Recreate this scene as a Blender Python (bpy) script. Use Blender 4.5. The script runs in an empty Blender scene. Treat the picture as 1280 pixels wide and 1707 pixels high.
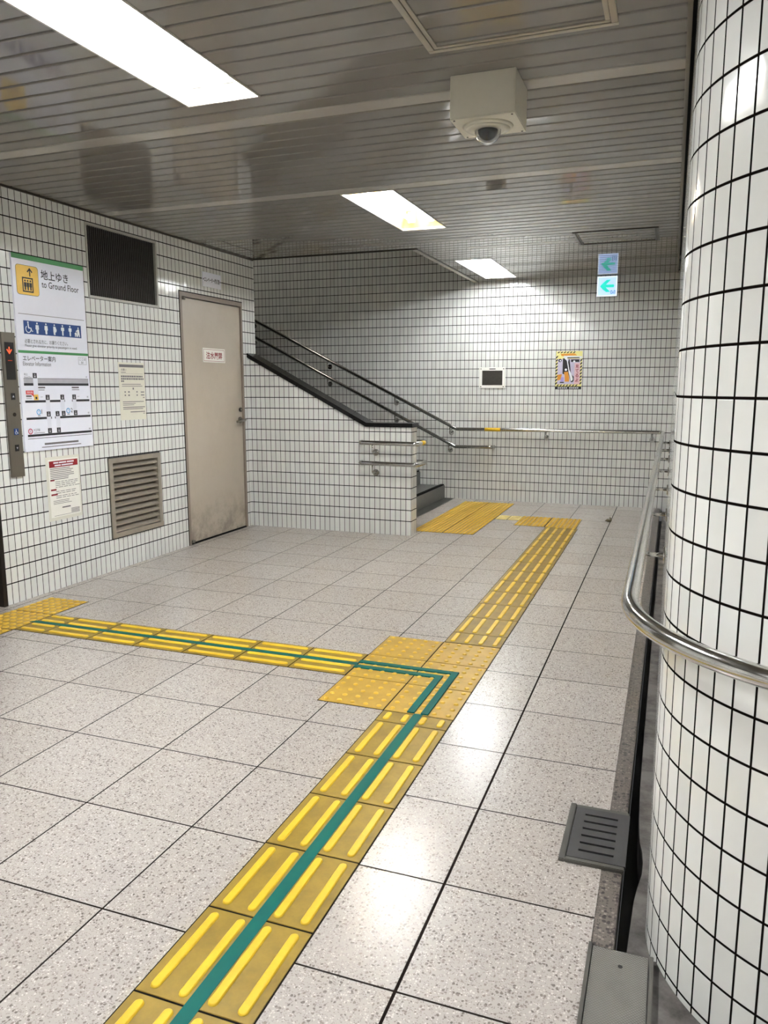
import bpy, bmesh, math, random
from mathutils import Vector, Matrix
random.seed(7)
PI = math.pi
SC = bpy.context.scene
COL = SC.collection

# ------------------------------------------------------------------ camera
cam_d = bpy.data.cameras.new('camera')
cam = bpy.data.objects.new('camera', cam_d)
COL.objects.link(cam)
SC.camera = cam
FPX = 1283.58
cam_d.sensor_fit = 'HORIZONTAL'
cam_d.sensor_width = 36.0
cam_d.lens = 36.0 * FPX / 1280.0
cam_d.clip_start = 0.05
YAW, PITCH, ROLL = math.radians(20.294), math.radians(9.237), math.radians(-0.081)
fwd = Vector((-math.sin(YAW) * math.cos(PITCH), math.cos(YAW) * math.cos(PITCH), -math.sin(PITCH)))
rgt = Vector((math.cos(YAW), math.sin(YAW), 0))
upv = rgt.cross(fwd)
r2 = rgt * math.cos(ROLL) + upv * math.sin(ROLL)
u2 = -rgt * math.sin(ROLL) + upv * math.cos(ROLL)
mw = Matrix((r2, u2, -fwd)).transposed().to_4x4()
mw.translation = Vector((0.5051, -1.4319, 1.327))
cam.matrix_world = mw

# ------------------------------------------------------------------ world, exposure
world = bpy.data.worlds.new('world')
SC.world = world
world.use_nodes = True
world.node_tree.nodes['Background'].inputs[0].default_value = (0.02, 0.02, 0.02, 1)
SC.view_settings.view_transform = 'Standard'
SC.view_settings.look = 'None'
SC.view_settings.gamma = 1.0
SC.view_settings.use_curve_mapping = False
SC.view_settings.exposure = 1.98
TUBE_POWER = 30.0
TUBE_COLOUR = (0.925, 0.968, 1.0)

# ------------------------------------------------------------------ key dimensions
LX = -3.257     # left wall plane
BY = 7.475      # back wall plane
CZ = 2.505      # ceiling height
RX = 0.515      # right wall plane
ACX, ACY, AR = 0.99, 0.47, 0.475   # rounded wall corner
SY0, SY1 = 5.045, 5.2              # low stair wall
SX = -1.63                         # end of the low stair wall
SLAT0, SLATP = 1.574, 0.1083

# ------------------------------------------------------------------ node helpers
def lin(c):
    return tuple(((v / 255) / 12.92) if v / 255 <= 0.04045 else (((v / 255) + 0.055) / 1.055) ** 2.4 for v in c) + (1.0,)

class N:
    def __init__(self, name):
        self.m = bpy.data.materials.new(name)
        self.m.use_nodes = True
        self.t = self.m.node_tree
        self.b = self.t.nodes['Principled BSDF']
    def node(self, typ, **kw):
        n = self.t.nodes.new(typ)
        for k, v in kw.items():
            setattr(n, k, v)
        return n
    def link(self, a, b):
        self.t.links.new(a, b)
    def put(self, sock, v):
        if hasattr(v, 'links'):
            self.link(v, sock)
        else:
            sock.default_value = v
    def math(self, op, a, b=0.0, c=None, clamp=False):
        n = self.node('ShaderNodeMath', operation=op)
        n.use_clamp = clamp
        self.put(n.inputs[0], a)
        self.put(n.inputs[1], b)
        if c is not None:
            self.put(n.inputs[2], c)
        return n.outputs[0]
    def ramp01(self, v, lo, hi):
        n = self.node('ShaderNodeMapRange')
        self.put(n.inputs[0], v)
        n.inputs[1].default_value = lo
        n.inputs[2].default_value = hi
        return n.outputs[0]
    def mix(self, f, a, b):
        n = self.node('ShaderNodeMix', data_type='RGBA')
        self.put(n.inputs[0], f)
        self.put(n.inputs[6], a)
        self.put(n.inputs[7], b)
        return n.outputs[2]
    def noise(self, vec, scale, detail=3.0, rough=0.55):
        n = self.node('ShaderNodeTexNoise')
        if vec is not None:
            self.link(vec, n.inputs['Vector'])
        n.inputs['Scale'].default_value = scale
        n.inputs['Detail'].default_value = detail
        n.inputs['Roughness'].default_value = rough
        return n.outputs['Fac']
    def obj(self):
        return self.node('ShaderNodeTexCoord').outputs['Object']
    def set(self, **kw):
        for k, v in kw.items():
            self.put(self.b.inputs[k.replace('_', ' ')], v)
        return self

def plain(name, rgb, rough=0.5, metal=0.0, spec=0.5, vary=0.06, scale=30.0, coat=0.0):
    n = N(name)
    c = lin(rgb)
    f = n.noise(n.obj(), scale)
    d = tuple(v * (1 - vary * 2) for v in c[:3]) + (1,)
    l = tuple(min(1, v * (1 + vary * 2)) for v in c[:3]) + (1,)
    n.set(Base_Color=n.mix(f, d, l), Roughness=rough, Metallic=metal)
    n.b.inputs['Specular IOR Level'].default_value = spec
    n.b.inputs['Coat Weight'].default_value = coat
    return n.m

def glow(name, rgb, strength):
    n = N(name)
    n.set(Base_Color=lin(rgb), Roughness=0.4)
    n.b.inputs['Emission Color'].default_value = lin(rgb)
    n.b.inputs['Emission Strength'].default_value = strength
    return n.m

def tile_material(name, rgb, pu, pv, phv, wu, wv, vmin, joint=(34, 29, 26), rough=0.10, tilt=0.020):
    """glazed stack-bond tile, UV in metres"""
    n = N(name)
    uv = n.node('ShaderNodeTexCoord').outputs['UV']
    sp = n.node('ShaderNodeSeparateXYZ')
    n.link(uv, sp.inputs[0])
    u = n.math('DIVIDE', sp.outputs[0], pu)
    v0 = n.math('MAXIMUM', sp.outputs[1], vmin)
    v = n.math('DIVIDE', n.math('SUBTRACT', v0, phv), pv)
    def dist(x, p):
        f = n.math('FRACT', x)
        return n.math('MULTIPLY', n.math('MINIMUM', f, n.math('SUBTRACT', 1.0, f)), p)
    mu = n.ramp01(dist(u, pu), wu / 2 - 0.0004, wu / 2 + 0.0006)
    mv = n.ramp01(dist(v, pv), wv / 2 - 0.0004, wv / 2 + 0.0006)
    mask = n.math('MINIMUM', mu, mv)
    cb = n.node('ShaderNodeCombineXYZ')
    n.link(n.math('FLOOR', u), cb.inputs[0])
    n.link(n.math('FLOOR', v), cb.inputs[1])
    wn = n.node('ShaderNodeTexWhiteNoise', noise_dimensions='3D')
    n.link(cb.outputs[0], wn.inputs['Vector'])
    c = lin(rgb)
    shade = n.mix(wn.outputs['Value'], tuple(x * 0.93 for x in c[:3]) + (1,), tuple(min(1, x * 1.05) for x in c[:3]) + (1,))
    grime = n.ramp01(n.noise(uv, 2.2, 5.0, 0.65), 0.35, 0.75)
    shade = n.mix(n.math('MULTIPLY', grime, 0.18), shade, tuple(x * y for x, y in zip(c[:3], (0.78, 0.74, 0.66))) + (1,))
    n.set(Base_Color=n.mix(mask, lin(joint), shade))
    n.put(n.b.inputs['Roughness'], n.math('SUBTRACT', 0.75, n.math('MULTIPLY', mask, 0.75 - rough)))
    n.put(n.b.inputs['Specular IOR Level'], n.math('MULTIPLY', mask, 0.5))
    # each tile sits at a slightly different angle
    geo = n.node('ShaderNodeNewGeometry')
    sub = n.node('ShaderNodeVectorMath', operation='SUBTRACT')
    n.link(wn.outputs['Color'], sub.inputs[0])
    sub.inputs[1].default_value = (0.5, 0.5, 0.5)
    sc = n.node('ShaderNodeVectorMath', operation='SCALE')
    n.link(sub.outputs[0], sc.inputs[0])
    sc.inputs['Scale'].default_value = tilt
    ad = n.node('ShaderNodeVectorMath', operation='ADD')
    n.link(geo.outputs['Normal'], ad.inputs[0])
    n.link(sc.outputs[0], ad.inputs[1])
    bp = n.node('ShaderNodeBump')
    bp.inputs['Strength'].default_value = 0.5
    bp.inputs['Distance'].default_value = 0.0012
    wav = n.math('MULTIPLY', n.noise(uv, 22.0, 1.0), 0.6)
    n.link(n.math('ADD', mask, wav), bp.inputs['Height'])
    n.link(ad.outputs[0], bp.inputs['Normal'])
    n.link(bp.outputs[0], n.b.inputs['Normal'])
    return n.m

def terrazzo(name, base, chip, light, joint, s1, amount, rough, tiles=True):
    n = N(name)
    co = n.obj()
    nz = n.node('ShaderNodeTexNoise')
    n.link(co, nz.inputs['Vector'])
    nz.inputs['Scale'].default_value = 55.0
    sb = n.node('ShaderNodeVectorMath', operation='SUBTRACT')
    n.link(nz.outputs['Color'], sb.inputs[0])
    sb.inputs[1].default_value = (0.5, 0.5, 0.5)
    sl = n.node('ShaderNodeVectorMath', operation='SCALE')
    n.link(sb.outputs[0], sl.inputs[0])
    sl.inputs['Scale'].default_value = 0.012
    ad = n.node('ShaderNodeVectorMath', operation='ADD')
    n.link(co, ad.inputs[0])
    n.link(sl.outputs[0], ad.inputs[1])
    def chips(scale, amt, rad):
        v = n.node('ShaderNodeTexVoronoi')
        n.link(ad.outputs[0], v.inputs['Vector'])
        v.inputs['Scale'].default_value = scale
        s = n.node('ShaderNodeSeparateColor')
        n.link(v.outputs['Color'], s.inputs[0])
        pick = n.math('LESS_THAN', s.outputs[0], amt)
        inside = n.ramp01(v.outputs['Distance'], rad + 0.06, rad - 0.06)
        return n.math('MULTIPLY', pick, inside), s.outputs[1]
    a, ar = chips(s1, amount, 0.42)
    b, br = chips(s1 * 2.3, amount * 1.1, 0.45)
    w, wr = chips(s1 * 1.5, amount * 0.8, 0.42)
    tone = n.noise(co, 1.1, 4.0)
    c0 = lin(base)
    col = n.mix(tone, tuple(x * 0.95 for x in c0[:3]) + (1,), tuple(x * 1.05 for x in c0[:3]) + (1,))
    col = n.mix(n.math('MULTIPLY', w, 0.7), col, lin(light))
    cc = lin(chip)
    chipc = n.mix(ar, cc, tuple(x * 2.3 for x in cc[:3]) + (1,))
    col = n.mix(n.math('MULTIPLY', b, 0.6), col, chipc)
    col = n.mix(n.math('MULTIPLY', a, 0.85), col, chipc)
    rg = n.math('ADD', rough, n.math('MULTIPLY', tone, 0.05))
    if tiles:
        sp = n.node('ShaderNodeSeparateXYZ')
        n.link(co, sp.inputs[0])
        ds = []
        for i in (0, 1):
            x = n.math('DIVIDE', sp.outputs[i], 0.4)
            f = n.math('FRACT', x)
            ds.append(n.math('MULTIPLY', n.math('MINIMUM', f, n.math('SUBTRACT', 1.0, f)), 0.4))
        d = n.math('MINIMUM', ds[0], ds[1])
        mask = n.ramp01(d, 0.0022, 0.0034)
        wide = n.ramp01(n.math('ABSOLUTE', sp.outputs[0]), 0.0034, 0.0046)   # the broader movement joint
        mask = n.math('MINIMUM', mask, wide)
        # tone differs a little from tile to tile
        cb = n.node('ShaderNodeCombineXYZ')
        for i in (0, 1):
            n.link(n.math('FLOOR', n.math('DIVIDE', sp.outputs[i], 0.4)), cb.inputs[i])
        wn = n.node('ShaderNodeTexWhiteNoise', noise_dimensions='2D')
        n.link(cb.outputs[0], wn.inputs['Vector'])
        tint = n.mix(wn.outputs['Value'], (0.93, 0.92, 0.91, 1), (1.0, 1.0, 1.0, 1))
        mm = n.node('ShaderNodeMix', data_type='RGBA', blend_type='MULTIPLY')
        mm.inputs[0].default_value = 1.0
        n.link(col, mm.inputs[6])
        n.link(tint, mm.inputs[7])
        col = n.mix(mask, lin(joint), mm.outputs[2])
        rg = n.math('ADD', rg, n.math('MULTIPLY', n.math('SUBTRACT', 1.0, mask), 0.4))
        n.put(n.b.inputs['Specular IOR Level'], n.math('MULTIPLY', mask, 0.5))
        bp = n.node('ShaderNodeBump')
        bp.inputs['Strength'].default_value = 0.4
        bp.inputs['Distance'].default_value = 0.001
        n.link(mask, bp.inputs['Height'])
        n.link(bp.outputs[0], n.b.inputs['Normal'])
    n.set(Base_Color=col, Roughness=rg)
    return n.m

def worn(name, rgb, dirt, rough, scale=14.0, lo=0.42, hi=0.72, amt=0.7, bump=0.0, spec=0.3):
    n = N(name)
    n.b.inputs['Specular IOR Level'].default_value = spec
    co = n.obj()
    f = n.math('MULTIPLY', n.ramp01(n.noise(co, scale, 6.0, 0.65), lo, hi), amt)
    n.set(Base_Color=n.mix(f, lin(rgb), lin(dirt)), Roughness=rough)
    if bump:
        bp = n.node('ShaderNodeBump')
        bp.inputs['Strength'].default_value = bump
        bp.inputs['Distance'].default_value = 0.002
        n.link(n.noise(co, scale * 6, 4.0), bp.inputs['Height'])
        n.link(bp.outputs[0], n.b.inputs['Normal'])
    return n.m

def brushed(name, rgb, rough, metal=1.0, axis=(1, 1, 60)):
    n = N(name)
    mp = n.node('ShaderNodeMapping')
    n.link(n.obj(), mp.inputs[0])
    mp.inputs['Scale'].default_value = axis
    f = n.noise(mp.outputs[0], 8.0, 4.0)
    c = lin(rgb)
    n.set(Base_Color=n.mix(f, tuple(x * 0.85 for x in c[:3]) + (1,), tuple(min(1, x * 1.12) for x in c[:3]) + (1,)), Metallic=metal)
    n.put(n.b.inputs['Roughness'], n.math('ADD', rough, n.math('MULTIPLY', f, 0.12)))
    return n.m

def stippled(name, rgb, rough, pitch, metal=0.6):
    n = N(name)
    sp = n.node('ShaderNodeSeparateXYZ')
    n.link(n.obj(), sp.inputs[0])
    a = n.math('SINE', n.math('MULTIPLY', sp.outputs[0], 2 * PI / pitch))
    b = n.math('SINE', n.math('MULTIPLY', sp.outputs[1], 2 * PI / pitch))
    h = n.math('MULTIPLY', a, b)
    c = lin(rgb)
    f = n.ramp01(h, -0.6, 0.8)
    dirt = n.ramp01(n.noise(n.obj(), 9.0, 5.0), 0.5, 0.8)
    col = n.mix(f, tuple(x * 0.84 for x in c[:3]) + (1,), tuple(x * 1.10 for x in c[:3]) + (1,))
    col = n.mix(n.math('MULTIPLY', dirt, 0.4), col, lin((48, 44, 38)))
    n.set(Base_Color=col, Roughness=rough, Metallic=metal)
    bp = n.node('ShaderNodeBump')
    bp.inputs['Strength'].default_value = 0.5
    bp.inputs['Distance'].default_value = 0.001
    n.link(h, bp.inputs['Height'])
    n.link(bp.outputs[0], n.b.inputs['Normal'])
    return n.m

# ------------------------------------------------------------------ materials
M = {}
M['tile'] = tile_material('glazed wall tile', (229, 229, 226), 0.05, 0.10, 0.03, 0.0044, 0.0068, 0.08, joint=(22, 18, 16))
M['tile_corner'] = tile_material('glazed corner tile', (232, 231, 226), 0.05, 0.10, 0.005, 0.0048, 0.0058, -1.0, joint=(20, 16, 14), tilt=0.008)
M['floor'] = terrazzo('polished terrazzo tile', (182, 174, 168), (96, 88, 83), (224, 219, 213), (34, 28, 25), 122.0, 0.30, 0.22)
M['curb'] = terrazzo('dark terrazzo curb', (104, 96, 90), (30, 27, 26), (150, 142, 132), (30, 26, 24), 75.0, 0.38, 0.30, tiles=False)
M['slat'] = plain('painted metal slat', (130, 125, 118), 0.05, 0.0, 0.38, 0.05, 3.0)
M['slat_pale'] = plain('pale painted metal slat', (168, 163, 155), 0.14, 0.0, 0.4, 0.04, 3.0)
M['void'] = plain('dark ceiling void', (16, 14, 12), 0.9)
M['alu'] = brushed('brushed aluminium trim', (178, 172, 160), 0.34, 0.85, (60, 2, 2))
M['alu_dull'] = plain('dull aluminium', (120, 112, 100), 0.38, 0.7)
M['alu_dark'] = plain('dark bronze aluminium', (74, 68, 60), 0.38, 0.7)
M['chrome'] = brushed('polished stainless steel', (198, 196, 192), 0.07, 1.0, (3, 3, 3))
M['steel'] = brushed('satin stainless steel', (128, 122, 112), 0.30, 0.9, (1, 60, 1))
M['steel_dark'] = brushed('dark steel', (58, 53, 48), 0.35, 0.8, (60, 1, 1))
M['white_enamel'] = plain('white enamel', (240, 238, 232), 0.35, vary=0.01)
M['yellow_enamel'] = worn('aged cream enamel', (232, 196, 110), (204, 142, 50), 0.4, 7.0, 0.42, 0.7, 0.8)
for nm, k in (('tube', 1.0), ('tube_boosted', 1.7), ('tube_dimmed', 0.82)):  # strength balanced per fitting: boosted towards the camera, dimmed at the back wall
    M[nm] = glow('fluorescent %s glass' % nm, (255, 255, 255), TUBE_POWER * k)
    M[nm].node_tree.nodes['Principled BSDF'].inputs['Emission Color'].default_value = TUBE_COLOUR + (1,)
M['tube_stair_added'] = glow('added stair fluorescent tube', (255, 250, 240), 8.0)  # for the added fitting over the upper stairs
M['yellow_base'] = worn('soiled yellow resin', (144, 117, 36), (100, 80, 28), 0.42, 11.0, 0.40, 0.78, 0.75, 0.1)
M['yellow_bar'] = worn('bright yellow resin', (222, 184, 46), (190, 152, 42), 0.36, 18.0, 0.45, 0.8, 0.6)
M['yellow_dot_base'] = worn('yellow resin tile', (180, 144, 52), (132, 104, 42), 0.40, 9.0, 0.40, 0.78, 0.6, 0.1)
M['yellow_stud'] = worn('yellow resin stud', (210, 170, 60), (170, 134, 48), 0.36, 20.0, 0.45, 0.8, 0.5)
M['yellow_pale'] = worn('faded yellow resin', (226, 206, 138), (190, 166, 96), 0.4, 14.0)
M['green_tape'] = worn('green floor tape', (2, 90, 82), (2, 76, 78), 0.5, 16.0, 0.4, 0.8, 0.6, 0.0, 0.12)
M['black_stone'] = plain('polished black granite', (15, 13, 12), 0.22, spec=0.3, vary=0.2, scale=120)
M['black_stone_matt'] = plain('dark stone floor band', (58, 56, 52), 0.45, vary=0.15, scale=26)
M['step_stone'] = plain('dark grey stone step', (92, 91, 88), 0.38, vary=0.16, scale=26)
M['nosing'] = plain('black anti-slip nosing', (18, 16, 15), 0.8, spec=0.1)
M['door'] = None
n = N('beige painted steel door')
co = n.obj()
sp = n.node('ShaderNodeSeparateXYZ'); n.link(co, sp.inputs[0])
g = n.ramp01(n.noise(co, 3.0, 6.0, 0.7), 0.45, 0.75)
low = n.ramp01(sp.outputs[2], 0.42, 0.02)
smear = n.math('MULTIPLY', n.ramp01(n.noise(co, 8.0, 6.0, 0.7), 0.42, 0.62), low)
col = n.mix(n.math('MULTIPLY', g, 0.35), lin((183, 172, 156)), lin((160, 148, 132)))
col = n.mix(n.math('MULTIPLY', smear, 0.6), col, lin((98, 88, 74)))
n.set(Base_Color=col, Roughness=0.34)
M['door'] = n.m
M['door_frame'] = plain('brown-grey painted frame', (142, 128, 116), 0.4)
M['vent_beige'] = plain('beige aluminium louvre', (152, 143, 130), 0.40, 0.2)
M['vent_dark'] = plain('dark louvre', (84, 80, 76), 0.45, 0.2)
M['vent_frame'] = plain('pale grey painted frame', (176, 174, 166), 0.4)
M['black'] = plain('black plastic', (17, 16, 15), 0.3)
M['black_matt'] = plain('matt black', (14, 13, 12), 0.8)
M['ink'] = plain('black ink', (34, 32, 38), 0.5)
M['ink_grey'] = plain('grey ink', (112, 108, 110), 0.5)
M['ink_mid'] = plain('dark grey ink', (78, 74, 80), 0.5)
M['ink_pale'] = plain('pale grey ink', (176, 174, 182), 0.5)
M['board'] = plain('bluish white sign board', (236, 237, 248), 0.35, vary=0.01)
M['paper'] = plain('white paper', (238, 236, 228), 0.55, vary=0.02)
M['paper_warm'] = plain('warm white paper', (222, 218, 203), 0.55, vary=0.02)
M['laminate'] = plain('clear laminate border', (226, 224, 212), 0.25, vary=0.02)
M['green_band'] = plain('green sign band', (66, 140, 84), 0.4)
M['pict_yellow'] = plain('amber pictogram ground', (240, 196, 88), 0.4)
M['pict_blue'] = plain('navy pictogram ground', (20, 62, 126), 0.4)
M['sky_blue'] = plain('sky blue ink', (80, 160, 206), 0.4)
M['magenta'] = plain('magenta ink', (190, 40, 84), 0.4)
M['red'] = plain('red ink', (214, 72, 72), 0.4)
M['dark_red'] = plain('dark red ink', (140, 22, 30), 0.4)
M['maroon'] = plain('maroon lettering', (150, 24, 60), 0.4)
M['white_ink'] = plain('white ink', (236, 238, 242), 0.45)
M['housing'] = plain('ivory powder coat', (206, 200, 184), 0.38, vary=0.02)
M['dome'] = plain('black lens shroud', (9, 9, 11), 0.35, 0.0, 0.25)
M['dome_clear'] = plain('clear dome', (245, 245, 245), 0.02, vary=0.0)
M['dome_clear'].node_tree.nodes['Principled BSDF'].inputs['Transmission Weight'].default_value = 1.0
M['dome_clear'].node_tree.nodes['Principled BSDF'].inputs['IOR'].default_value = 1.49
M['iron'] = plain('grey cast iron', (80, 78, 79), 0.42, 0.5, vary=0.08)
M['iron_edge'] = plain('worn iron edge', (98, 95, 90), 0.4, 0.5)
M['cover'] = stippled('stippled steel cover', (116, 113, 107), 0.40, 0.0075, 0.4)
M['concrete'] = worn('grimy concrete', (104, 99, 96), (42, 38, 35), 0.6, 9.0, 0.40, 0.66, 0.9, 0.3)
M['exit_face'] = glow('backlit sign face', (172, 200, 252), 0.32)
M['exit_rim'] = glow('backlit sign rim', (225, 238, 255), 0.30)
M['exit_green'] = glow('backlit green arrow', (44, 214, 192), 0.27)
M['exit_dark'] = glow('backlit teal pictogram', (40, 140, 170), 0.13)
M['led'] = glow('orange indicator', (240, 84, 44), 0.26)
M['led_dim'] = glow('dim orange indicator', (180, 60, 30), 0.12)
M['poster_yellow'] = plain('poster yellow', (236, 228, 150), 0.45)
M['poster_lilac'] = plain('poster lilac', (200, 192, 214), 0.45)
M['poster_orange'] = plain('poster orange', (224, 150, 50), 0.45)
M['poster_pink'] = plain('poster pink', (226, 190, 196), 0.45)
M['poster_violet'] = plain('poster violet', (172, 156, 216), 0.45)
M['label_yellow'] = plain('yellow braille plate', (226, 182, 40), 0.35)
M['joint'] = plain('black joint compound', (22, 18, 14), 0.8, spec=0.1)
M['leaf'] = plain('dry brown leaf', (86, 76, 50), 0.7)
M['hollow_black'] = plain('shade and wet black for hollows', (8, 8, 7), 0.5)  # shade and wet put into the colour: gutter slot, sump, cover hole

# ------------------------------------------------------------------ mesh helpers
WL = {}
def wloc(o):
    v = Vector((0, 0, 0))
    while o is not None:
        v += o.location
        o = o.parent
    return v

class MB:
    def __init__(self):
        self.bm = bmesh.new()
        self.uv = self.bm.loops.layers.uv.new('UVMap')
        self.smooth = False
    def face(self, pts, uvs=None, mi=0):
        vs = [self.bm.verts.new(p) for p in pts]
        f = self.bm.faces.new(vs)
        f.material_index = mi
        if uvs:
            for l, q in zip(f.loops, uvs):
                l[self.uv].uv = q
        return f
    def box(self, x0, x1, y0, y1, z0, z1, bev=0.0, mi=0):
        t = bmesh.new()
        bmesh.ops.create_cube(t, size=1.0)
        bmesh.ops.transform(t, matrix=Matrix.Translation(((x0 + x1) / 2, (y0 + y1) / 2, (z0 + z1) / 2)) @
                            Matrix.Diagonal((abs(x1 - x0), abs(y1 - y0), abs(z1 - z0), 1)), verts=t.verts)
        if bev > 0:
            bmesh.ops.bevel(t, geom=t.edges[:], offset=bev, segments=2, affect='EDGES')
        self.absorb(t, mi)
        return self
    def absorb(self, t, mi=0, mat=None):
        mp = {}
        for v in t.verts:
            mp[v] = self.bm.verts.new(mat @ v.co if mat else v.co)
        for f in t.faces:
            g = self.bm.faces.new([mp[v] for v in f.verts])
            g.material_index = mi
            g.smooth = f.smooth
        t.free()
    def cyl(self, p0, p1, r, seg=20, r2=None, mi=0, cap=True):
        p0, p1 = Vector(p0), Vector(p1)
        d = p1 - p0
        t = bmesh.new()
        bmesh.ops.create_cone(t, cap_ends=cap, segments=seg, radius1=r, radius2=r if r2 is None else r2, depth=d.length)
        for f in t.faces:
            f.smooth = len(f.verts) == 4
        self.absorb(t, mi, Matrix.Translation((p0 + p1) / 2) @ d.to_track_quat('Z', 'Y').to_matrix().to_4x4())
        return self
    def ball(self, c, r, seg=20, sz=1.0, cut=None, mi=0):
        t = bmesh.new()
        bmesh.ops.create_uvsphere(t, u_segments=seg, v_segments=seg // 2, radius=r)
        for f in t.faces:
            f.smooth = True
        if cut == 'lower':
            bmesh.ops.delete(t, geom=[v for v in t.verts if v.co.z > 1e-4], context='VERTS')
        if cut == 'upper':
            bmesh.ops.delete(t, geom=[v for v in t.verts if v.co.z < -1e-4], context='VERTS')
        self.absorb(t, mi, Matrix.Translation(c) @ Matrix.Diagonal((1, 1, sz, 1)))
        return self
    def tube(self, path, r, seg=18, cap=True, mi=0):
        P = [Vector(p) for p in path]
        rings = []
        ref = Vector((0, 0, 1))
        prev = None
        for i, p in enumerate(P):
            a = (P[i] - P[i - 1]).normalized() if i > 0 else None
            b = (P[i + 1] - P[i]).normalized() if i < len(P) - 1 else None
            d = ((a + b) if a and b else (a or b)).normalized()
            if prev is None:
                x = d.cross(ref)
                if x.length < 1e-3:
                    x = d.cross(Vector((0, 1, 0)))
                x.normalize()
            else:
                x = (prev - d * prev.dot(d)).normalized()
            prev = x
            y = d.cross(x).normalized()
            k = 1.0
            if a and b:
                c = max(0.3, math.sqrt((1 + a.dot(b)) / 2))
                k = 1.0 / c if a.dot(b) > 0.9 else 1.0 / c
            rings.append([self.bm.verts.new(p + x * r * math.cos(2 * PI * j / seg) + y * r * math.sin(2 * PI * j / seg)) for j in range(seg)])
        for A, B in zip(rings, rings[1:]):
            for j in range(seg):
                f = self.bm.faces.new((A[j], A[(j + 1) % seg], B[(j + 1) % seg], B[j]))
                f.smooth = True
                f.material_index = mi
        if cap:
            self.bm.faces.new(rings[0][::-1]).material_index = mi
            self.bm.faces.new(rings[-1]).material_index = mi
        return self
    def prism(self, pts, vec, mi=0):
        vec = Vector(vec)
        A = [self.bm.verts.new(p) for p in pts]
        B = [self.bm.verts.new(Vector(p) + vec) for p in pts]
        n = len(A)
        self.bm.faces.new(A[::-1]).material_index = mi
        self.bm.faces.new(B).material_index = mi
        for i in range(n):
            self.bm.faces.new((A[i], A[(i + 1) % n], B[(i + 1) % n], B[i])).material_index = mi
        return self
    def build(self, name, mats, parent=None, loc=None, recalc=True):
        if not isinstance(mats, (list, tuple)):
            mats = [mats]
        base = wloc(parent) if parent is not None else Vector((0, 0, 0))
        off = base + (Vector(loc) if (loc is not None and parent is None) else Vector((0, 0, 0)))
        if recalc:
            bmesh.ops.recalc_face_normals(self.bm, faces=self.bm.faces[:])
        me = bpy.data.meshes.new(name)
        for v in self.bm.verts:
            v.co -= off
        self.bm.to_mesh(me)
        self.bm.free()
        for m in mats:
            me.materials.append(m)
        o = bpy.data.objects.new(name, me)
        COL.objects.link(o)
        if parent is not None:
            o.parent = parent
        elif loc is not None:
            o.location = loc
        return o

def tag(o, label=None, cat=None, group=None, kind=None):
    if label: o['label'] = label
    if cat: o['category'] = cat
    if group: o['group'] = group
    if kind: o['kind'] = kind
    return o

def thing(name, label, cat, loc=(0, 0, 0), group=None, kind=None):
    o = bpy.data.objects.new(name, None)
    o.empty_display_size = 0.1
    COL.objects.link(o)
    o.location = loc
    return tag(o, label, cat, group, kind)

def struct(o, label=None, cat=None):
    o['kind'] = 'structure'
    if label: o['label'] = label
    if cat: o['category'] = cat
    return o

def copy_tree(o, parent=None):
    c = o.copy()
    COL.objects.link(c)
    if parent is not None:
        c.parent = parent
    for ch in list(o.children):
        copy_tree(ch, c)
    return c

def fillet(path, radii, seg=8):
    P = [Vector(p) for p in path]
    out = [P[0]]
    for i in range(1, len(P) - 1):
        r = radii if not isinstance(radii, dict) else radii.get(i, 0.03)
        a = (P[i - 1] - P[i]).normalized()
        b = (P[i + 1] - P[i]).normalized()
        ang = a.angle(b)
        d = min(r / math.tan(ang / 2), (P[i - 1] - P[i]).length * 0.48, (P[i + 1] - P[i]).length * 0.48)
        p, q = P[i] + a * d, P[i] + b * d
        for k in range(seg + 1):
            t = k / seg
            out.append(p * (1 - t) ** 2 + P[i] * 2 * t * (1 - t) + q * t * t)
    out.append(P[-1])
    return out

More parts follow.
